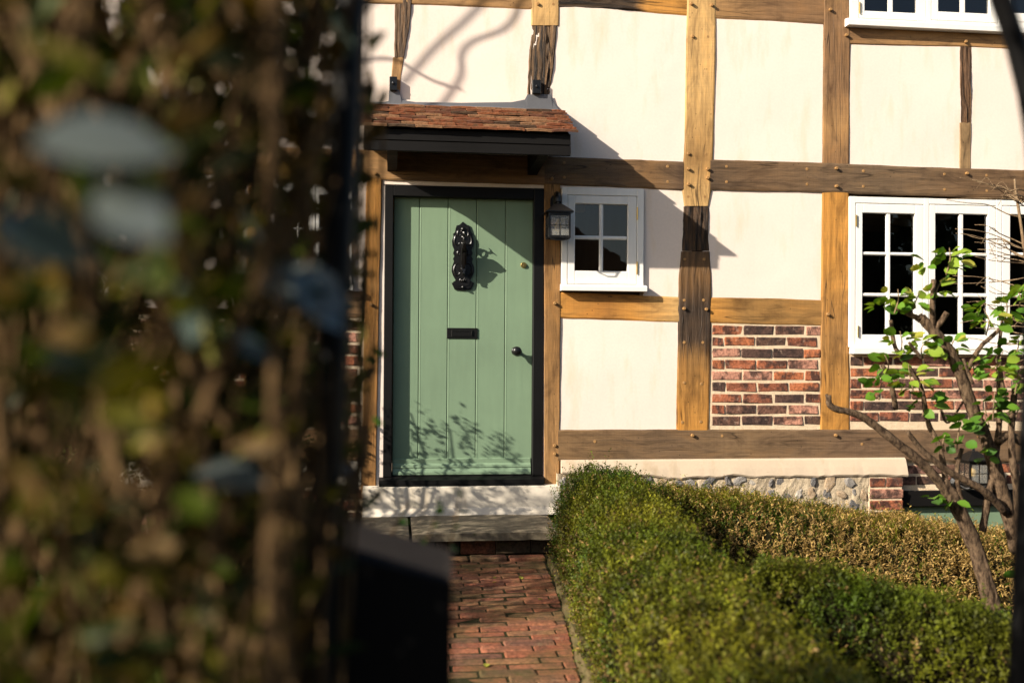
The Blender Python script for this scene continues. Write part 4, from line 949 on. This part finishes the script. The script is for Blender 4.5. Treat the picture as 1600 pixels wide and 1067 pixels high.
# ------------------------------------------------------------------ gate post and arch at the lane
def rot_cf(p, c, ang):
    v = p - c; return c + R0 * (v @ R0 * math.cos(ang) - v @ FH * math.sin(ang)) + FH * (v @ R0 * math.sin(ang) + v @ FH * math.cos(ang)) + np.array([0, 0, v[2]])
pcx, pcd, W = -.160, 1.16, .092; pc0 = cf(pcx, pcd, 0); V = []
for lvl, sc in ((0, 1), (1, 1), (2, .93), (3, .86)):
    for a, b in ((-1, -1), (1, -1), (1, 1), (-1, 1)):
        z_ = -.02 if lvl == 0 else .998 - .024 * a + .006 * b + (0, 0, .007, .009)[lvl]
        p = cf(pcx + a * W * sc, pcd + b * .05 * sc, z_); v = rot_cf(np.array([p[0], p[1], 0]), pc0, .06); V.append((v[0], v[1], z_))
F = [(l * 4 + i, l * 4 + (i + 1) % 4, l * 4 + 4 + (i + 1) % 4, l * 4 + 4 + i) for l in range(3) for i in range(4)] + [(12, 13, 14, 15), (3, 2, 1, 0)]
tag(part("gate_post", V, F, BLACK), "black painted gate post with a sloping top at the garden entrance", "post")
arch = []
LA, LDp = -.192, 1.0; RA, RDp = .773, 1.5; lean = .0425
def ap(s, z):
    xa = LA + (RA - LA) * s; dd = LDp + (RDp - LDp) * s
    return cf(xa + lean * (z - .95), dd, z)
zs_ = 1.42; zl_ = 1.56; span = math.hypot(RA - LA, RDp - LDp)
pts = [ap(0, z) for z in np.linspace(0, zl_, 8)] + [ap(.5 - .5 * math.cos(a), zl_ + (zs_ - zl_) * (.5 - .5 * math.cos(a)) + .52 * math.sin(a)) for a in np.linspace(.1, math.pi - .1, 22)] + [ap(1, z) for z in np.linspace(zs_, 0, 8)]
archo = G().tube(pts, .0155, 10)
tag(archo.part("garden_arch", BLACK, smooth=True), "black metal garden arch spanning the entrance beside the near hedge", "arch")

# ------------------------------------------------------------------ near hedge on the left
nh = empty("boundary_hedge", cf(-.9, .7, 0), "tall untrimmed mixed hedge close by, left of the gate post", "hedge")
q = random.Random(77)
SV, SF = [], []
def edge_x(d): return min(-.205 if d > .55 else -.205 - (.55 - d) * .25, -.18 * d)
for k in range(640):
    d = q.uniform(.7, 1.5); e = edge_x(d); xc = e - abs(q.gauss(0, .32)) - q.uniform(-.03, .05); z = q.uniform(-.0, 1.5); L = q.uniform(.35, 1.0); lean_x, lean_d = q.uniform(-.5, .55), q.uniform(-.3, .3)
    if (d < .4 and xc > -.28) or xc < -.56 * d - .2: continue
    pts = []
    for t in np.linspace(0, 1, 6): pts.append(cf(min(xc + lean_x * L * t + q.uniform(-.012, .012), e + .03), d + lean_d * L * t + q.uniform(-.012, .012), z + L * t))
    r = q.choice((.0015, .002, .003, .004, .006)); V, F = tubeg(pts, [r * (1 - .5 * i / 5) for i in range(6)], 5, False); n0 = len(SV); SV += V; SF += [tuple(i + n0 for i in f_) for f_ in F]
o = part("stems", SV, SF, STEM, nh); o["kind"] = "stuff"
def volume(n, seed):
    r2 = np.random.default_rng(seed); d = .28 + 1.28 * r2.uniform(0, 1, n) ** .62; e = np.minimum(np.where(d > .55, -.205, -.205 - (.55 - d) * .25), -.178 * d); xc = e - np.abs(r2.normal(0, .27, n)) + .02 + r2.normal(0, .016, n); z = r2.uniform(.0, 2.25, n)
    keep = ~((d < .42) & (xc > -.30)) & (xc > -.56 * d - .14); d, xc, z = d[keep], xc[keep], z[keep]
    return np.array([cf(a, b, c) for a, b, c in zip(xc, d, z)])
def near_leaves(n, seed, L, W, cols, wts):
    P = volume(n, seed); m = len(P); D = rng.normal(0, 1, (m, 3)); D[:, 2] = np.abs(D[:, 2]) * .5 + .1; N = rng.normal(0, 1, (m, 3)) + np.array([0, 0, .8])
    C = np.array(cols)[rng.choice(len(cols), m, p=wts)] * rng.uniform(.4, 1.35, (m, 1)); return leaf_arrays(P, D, unit(N), rng.uniform(.6, 1.3, m) * L, rng.uniform(.6, 1.3, m) * W, C, False)
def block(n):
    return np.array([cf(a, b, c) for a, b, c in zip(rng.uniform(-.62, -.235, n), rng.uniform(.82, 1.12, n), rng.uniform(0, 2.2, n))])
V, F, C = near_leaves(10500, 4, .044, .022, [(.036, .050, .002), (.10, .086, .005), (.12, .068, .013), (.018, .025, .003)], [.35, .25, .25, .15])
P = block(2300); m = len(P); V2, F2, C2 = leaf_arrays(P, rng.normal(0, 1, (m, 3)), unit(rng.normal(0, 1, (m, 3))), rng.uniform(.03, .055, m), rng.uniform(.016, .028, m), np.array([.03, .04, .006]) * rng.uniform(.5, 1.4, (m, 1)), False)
bulk("foliage", np.r_[V, V2], np.r_[F, F2 + len(V)], np.r_[C, C2], LEAF, nh, cf(-.9, .7, 1))
# long dry canes leaning out of the hedge's end, catching the sun
for k in range(26):
    d = q.uniform(.75, 1.4); e = edge_x(d); z = q.uniform(.35, 1.5); L = q.uniform(.3, .7); lx = q.uniform(-.35, .2); P = [cf(e - q.uniform(0, .10) + lx * L * t + .02 * math.sin(5 * t + k), d, z + L * t) for t in np.linspace(0, 1, 6)]
    V_, F_ = tubeg(P, [.0055 - .003 * i / 5 for i in range(6)], 6); part("cane", V_, F_, (STEM, CANE)[k % 2], nh)
# the large glossy leaves nearest the lens, one by one
bigm = []
for k in range(3):
    T = [(0, 0), (.15, .22), (.4, .36), (.7, .30), (1, 0), (.7, -.30), (.4, -.36), (.15, -.22)]; V = [(t, s, .18 * abs(s) - .12 * t * t) for t, s in T] + [(.4, 0, -.02), (.7, 0, -.06)]
    F = [(0, 1, 2, 8), (8, 2, 3, 9), (9, 3, 4), (0, 8, 6, 7), (8, 9, 5, 6), (9, 4, 5)]; b_ = ((.10, .115, .105), (.055, .075, .065), (.18, .16, .022))[k]  # greyish tones have the sky's reflection painted into the leaf colour
    bigm.append(mesh("leaf", V, F, LEAFG, None, [(*b_, 1)] * 10, True))
for x, y, d, L, rz, ry, rx, k in ((45, 225, .46, .066, .35, -.10, .75, 0), (150, 300, .47, .045, -.3, .5, .8, 0), (-20, 345, .45, .05, .4, .3, .9, 1), (405, 425, .86, .085, -.2, .3, .7, 0), (455, 430, .84, .065, .3, .75, .8, 1), (370, 320, .8, .05, .3, 1.0, .2, 0),
                                  (150, 650, .6, .045, .4, .2, .5, 2), (280, 440, .7, .05, 1.2, 1.2, .3, 1), (300, 740, .75, .06, .1, .05, .4, 0), (520, 15, .95, .045, 1, .9, .2, 1), (200, 870, .8, .05, .3, .4, .3, 2), (60, 560, .5, .05, .8, .2, .4, 1),
                                  (505, 790, 1.25, .05, .2, -.7, .2, 2), (495, 725, 1.25, .05, -.2, .1, .3, 0), (340, 520, .8, .05, .2, .4, .5, 1), (20, 60, .5, .05, .2, .3, .4, 2)):
    M_ = Matrix(np.array([R0, FH, (0, 0, 1)]).T.tolist()); o = inst("leaf", bigm[k], nh, dp(x, y, d)); o.rotation_euler = (M_.to_4x4() @ Matrix.Rotation(rz, 4, 'Z') @ Matrix.Rotation(ry, 4, 'Y') @ Matrix.Rotation(rx, 4, 'X')).to_euler(); o.scale = (L, L, L)
# a few leafy shoots reaching out past the hedge in front of the door post
for x0, y0, x1, y1 in ((545, 620, 595, 565), (540, 690, 590, 672), (520, 800, 560, 745), (590, 860, 640, 790), (650, 880, 690, 790), (500, 560, 560, 500), (690, 900, 720, 780)):
    pts = [dp(x0 + (x1 - x0) * t, y0 + (y1 - y0) * t + 6 * math.sin(t * 5), 1.75) for t in np.linspace(0, 1, 6)]; V, F = tubeg(pts, [.003 - .002 * i / 5 for i in range(6)], 5); part("shoot", V, F, STEM, nh)
    for i in range(4):
        o = inst("leaf", leafm[q.choice((0, 3, 3))], nh, pts[i + 2] if i < 4 else pts[-1], (q.uniform(-1, 1), q.uniform(-.9, .5), q.uniform(-2.5, .8))); s = q.uniform(.014, .026); o.scale = (s, s, s)

# ------------------------------------------------------------------ shrubs and grass in the left garden
def shrub(label, c, rx, ry, h, n, cols, seed, ll=.03, lw=.017, group="evergreen shrubs in the left garden"):
    root = empty("evergreen_shrub", c, label, "shrub", group); r2 = np.random.default_rng(seed); q2 = random.Random(seed); c = np.array(c)
    gst = G()
    for k in range(9):
        a = q2.uniform(0, 6.28); e = np.array([rx * .7 * math.cos(a), ry * .7 * math.sin(a), h * q2.uniform(.6, .95)]); gst.tube(curve([c, c + e * np.array([.3, .3, .5]), c + e], 4), [.016 - .012 * i / 8 for i in range(9)], 6)
    gst.part("stems", STEM, root)
    d = unit(r2.normal(0, 1, (n, 3))); rad = r2.uniform(.35, 1, n) ** .45; P = d * rad[:, None] * np.array([rx, ry, h * .52]) + c + np.array([0, 0, h * .52]); P = P + d * (pnoise(P, 3.2, seed) * .16)[:, None]
    C = np.array(cols)[r2.integers(0, len(cols), n)]; V, F, Cc = sprigs(P, d, 5, .08, ll, lw, C, .4, .6); bulk("foliage", V, F, Cc, LEAF, root, c + np.array([0, 0, h * .5]))
GC = [(.045, .075, .016), (.07, .09, .018), (.035, .055, .014)]
shrub("dark evergreen shrub against the brick panel left of the door", (-.84, -.60, 0), .42, .30, 1.42, 480, GC, 1)
shrub("broad evergreen shrub filling the left end of the garden", (-1.75, -1.5, 0), .62, .6, 1.75, 3000, GC, 2)
shrub("tall evergreen shrub behind the near hedge at far left", (-2.3, -2.8, 0), .7, .7, 2.3, 3600, GC, 3)
shrub("low evergreen shrub beside the brick path left of the step", (-.75, -1.9, 0), .38, .5, .62, 1300, GC, 4)
n = 2600; P = np.c_[rng.uniform(-2.4, -.32, n), rng.uniform(-4.2, -1.0, n), np.full(n, -.01)]; D = rng.normal(0, .35, (n, 3)) + np.array([0, 0, 1]); C = np.array([.06, .12, .018]) * rng.uniform(.6, 1.4, (n, 1))
V, F, Cc = leaf_arrays(P, D, unit(rng.normal(0, 1, (n, 3))), rng.uniform(.08, .24, n), rng.uniform(.006, .012, n), C)
gs = bulk("grass", V, F, Cc, LEAF, None, (-1.3, -2.6, 0)); gs["label"] = "rough green grass below the left hedge"; gs["category"] = "grass"

# ------------------------------------------------------------------ tree left of the house whose bare boughs shade the upper wall
tree = empty("bare_tree", (-5.4, -1.7, 0), "bare tree left of the house behind the hedge", "tree")
def back(px_, py_, t): return at(px_, py_, 0) + SUN * t
b1 = [back(x, y, 3.0) for x, y in ((650, 215), (690, 165), (720, 120), (722, 85), (740, 65), (790, 45), (812, 10), (825, -60))]
b2 = [back(x, y, 3.2) for x, y in ((632, 130), (680, 75), (730, 30), (790, -30), (840, -90))]
b3 = [back(x, y, 2.8) for x, y in ((720, 140), (680, 128), (650, 112), (620, 95), (585, 92), (550, 100), (480, 130))]
fork = np.array([-5.2, -1.6, 3.0])
G().tube(curve([(-5.4, -1.7, -.05), (-5.38, -1.68, 1.0), (-5.3, -1.65, 2.0), fork], 6), [.13 - .004 * i for i in range(19)], 10).part("trunk", STEM, tree, smooth=True)
for b_, r in ((b1, .011), (b2, .012), (b3, .010)):
    P = curve([fork, fork + np.array([.25, .1, 1.4]), fork + (b_[-1] - fork) * .35 + np.array([0, 0, 2.0])] + b_[::-1], 6); k = len(P); G().tube(P, [.05 + (r - .05) * min(1, i / 12) for i in range(k)], 8).part("bough", STEM, tree, smooth=True)

# ------------------------------------------------------------------ across the lane (seen mirrored in the window panes)
opp = empty("opposite_cottage", (0, -17.5, 0), "cottage with a dark hipped tile roof across the lane", "house")
G().box(-5, 5.2, -20, -15, 0, 2.7, .01).part("wall", m_plaster("opposite_wall", (.40, .34, .27), (.3, .24, .16)), opp)
V = [(-5.3, -20.3, 2.65), (5.7, -20.3, 2.65), (5.7, -14.7, 2.65), (-5.3, -14.7, 2.65), (-3.0, -17.5, 5.6), (2.6, -17.5, 5.6)]
F = [(0, 1, 5, 4), (1, 2, 5), (2, 3, 4, 5), (3, 0, 4), (3, 2, 1, 0)]
rf = part("roof", V, F, m_simple_noise("dark_roof_tile", (.05, .035, .028), (.03, .024, .02), 5, .9), opp)
G().box(-2.2, -1.4, -17.9, -17.1, 5.0, 6.6, .02).part("chimney", BRICK, rf)
def tall(label, c, r, h, n, seed):
    root = empty("evergreen_tree", c, label, "tree", "evergreens across the lane"); c = np.array(c); r2 = np.random.default_rng(seed)
    G().tube([c + np.array([0, 0, -.05]), c + np.array([0, 0, h * .8])], [.2, .06], 8).part("trunk", STEM, root)
    d = unit(r2.normal(0, 1, (n, 3))); P = d * (r2.uniform(.3, 1, n) ** .4)[:, None] * np.array([r, r, h * .47]) + c + np.array([0, 0, h * .52]); C = np.array([.035, .05, .015]) * r2.uniform(.5, 1.3, (n, 1))
    V, F, Cc = leaf_arrays(P, unit(r2.normal(0, 1, (n, 3))), unit(r2.normal(0, 1, (n, 3))), r2.uniform(.25, .5, n), r2.uniform(.15, .3, n), C); bulk("crown", V, F, Cc, LEAF, root, c + np.array([0, 0, h / 2]))
for i, (x, y, r, h, side) in enumerate(((8.5, -15.5, 2.2, 6.5, "nearest the opposite cottage"), (12, -15, 2.4, 7.5, "second from the opposite cottage"), (15.5, -14, 2.4, 7, "third from the opposite cottage"), (19, -13, 2.5, 8, "farthest from the opposite cottage"))):
    tall("dark evergreen tree across the lane, " + side, (x, y, 0), r, h, 5200, 40 + i)

# ------------------------------------------------------------------ fallen leaves on the path
q = random.Random(2)
for i, (x, y, wh) in enumerate(((770, 902, "beside the step corner"), (815, 900, "close to the hedge root"), (695, 927, "next to the gate post"), (842, 936, "against the edging stones"), (762, 1036, "nearest the camera"), (776, 908, "in the middle near the step"))):
    p = gp(x, y, .012); o = inst("fallen_leaf", leafm[4], None, p, (q.uniform(-.3, .3), q.uniform(-.2, .2), q.uniform(0, 6)), (.035, .03, .035)); tag(o, "small yellow fallen leaf on the brick path " + wh, "leaf", "fallen leaves on the path")
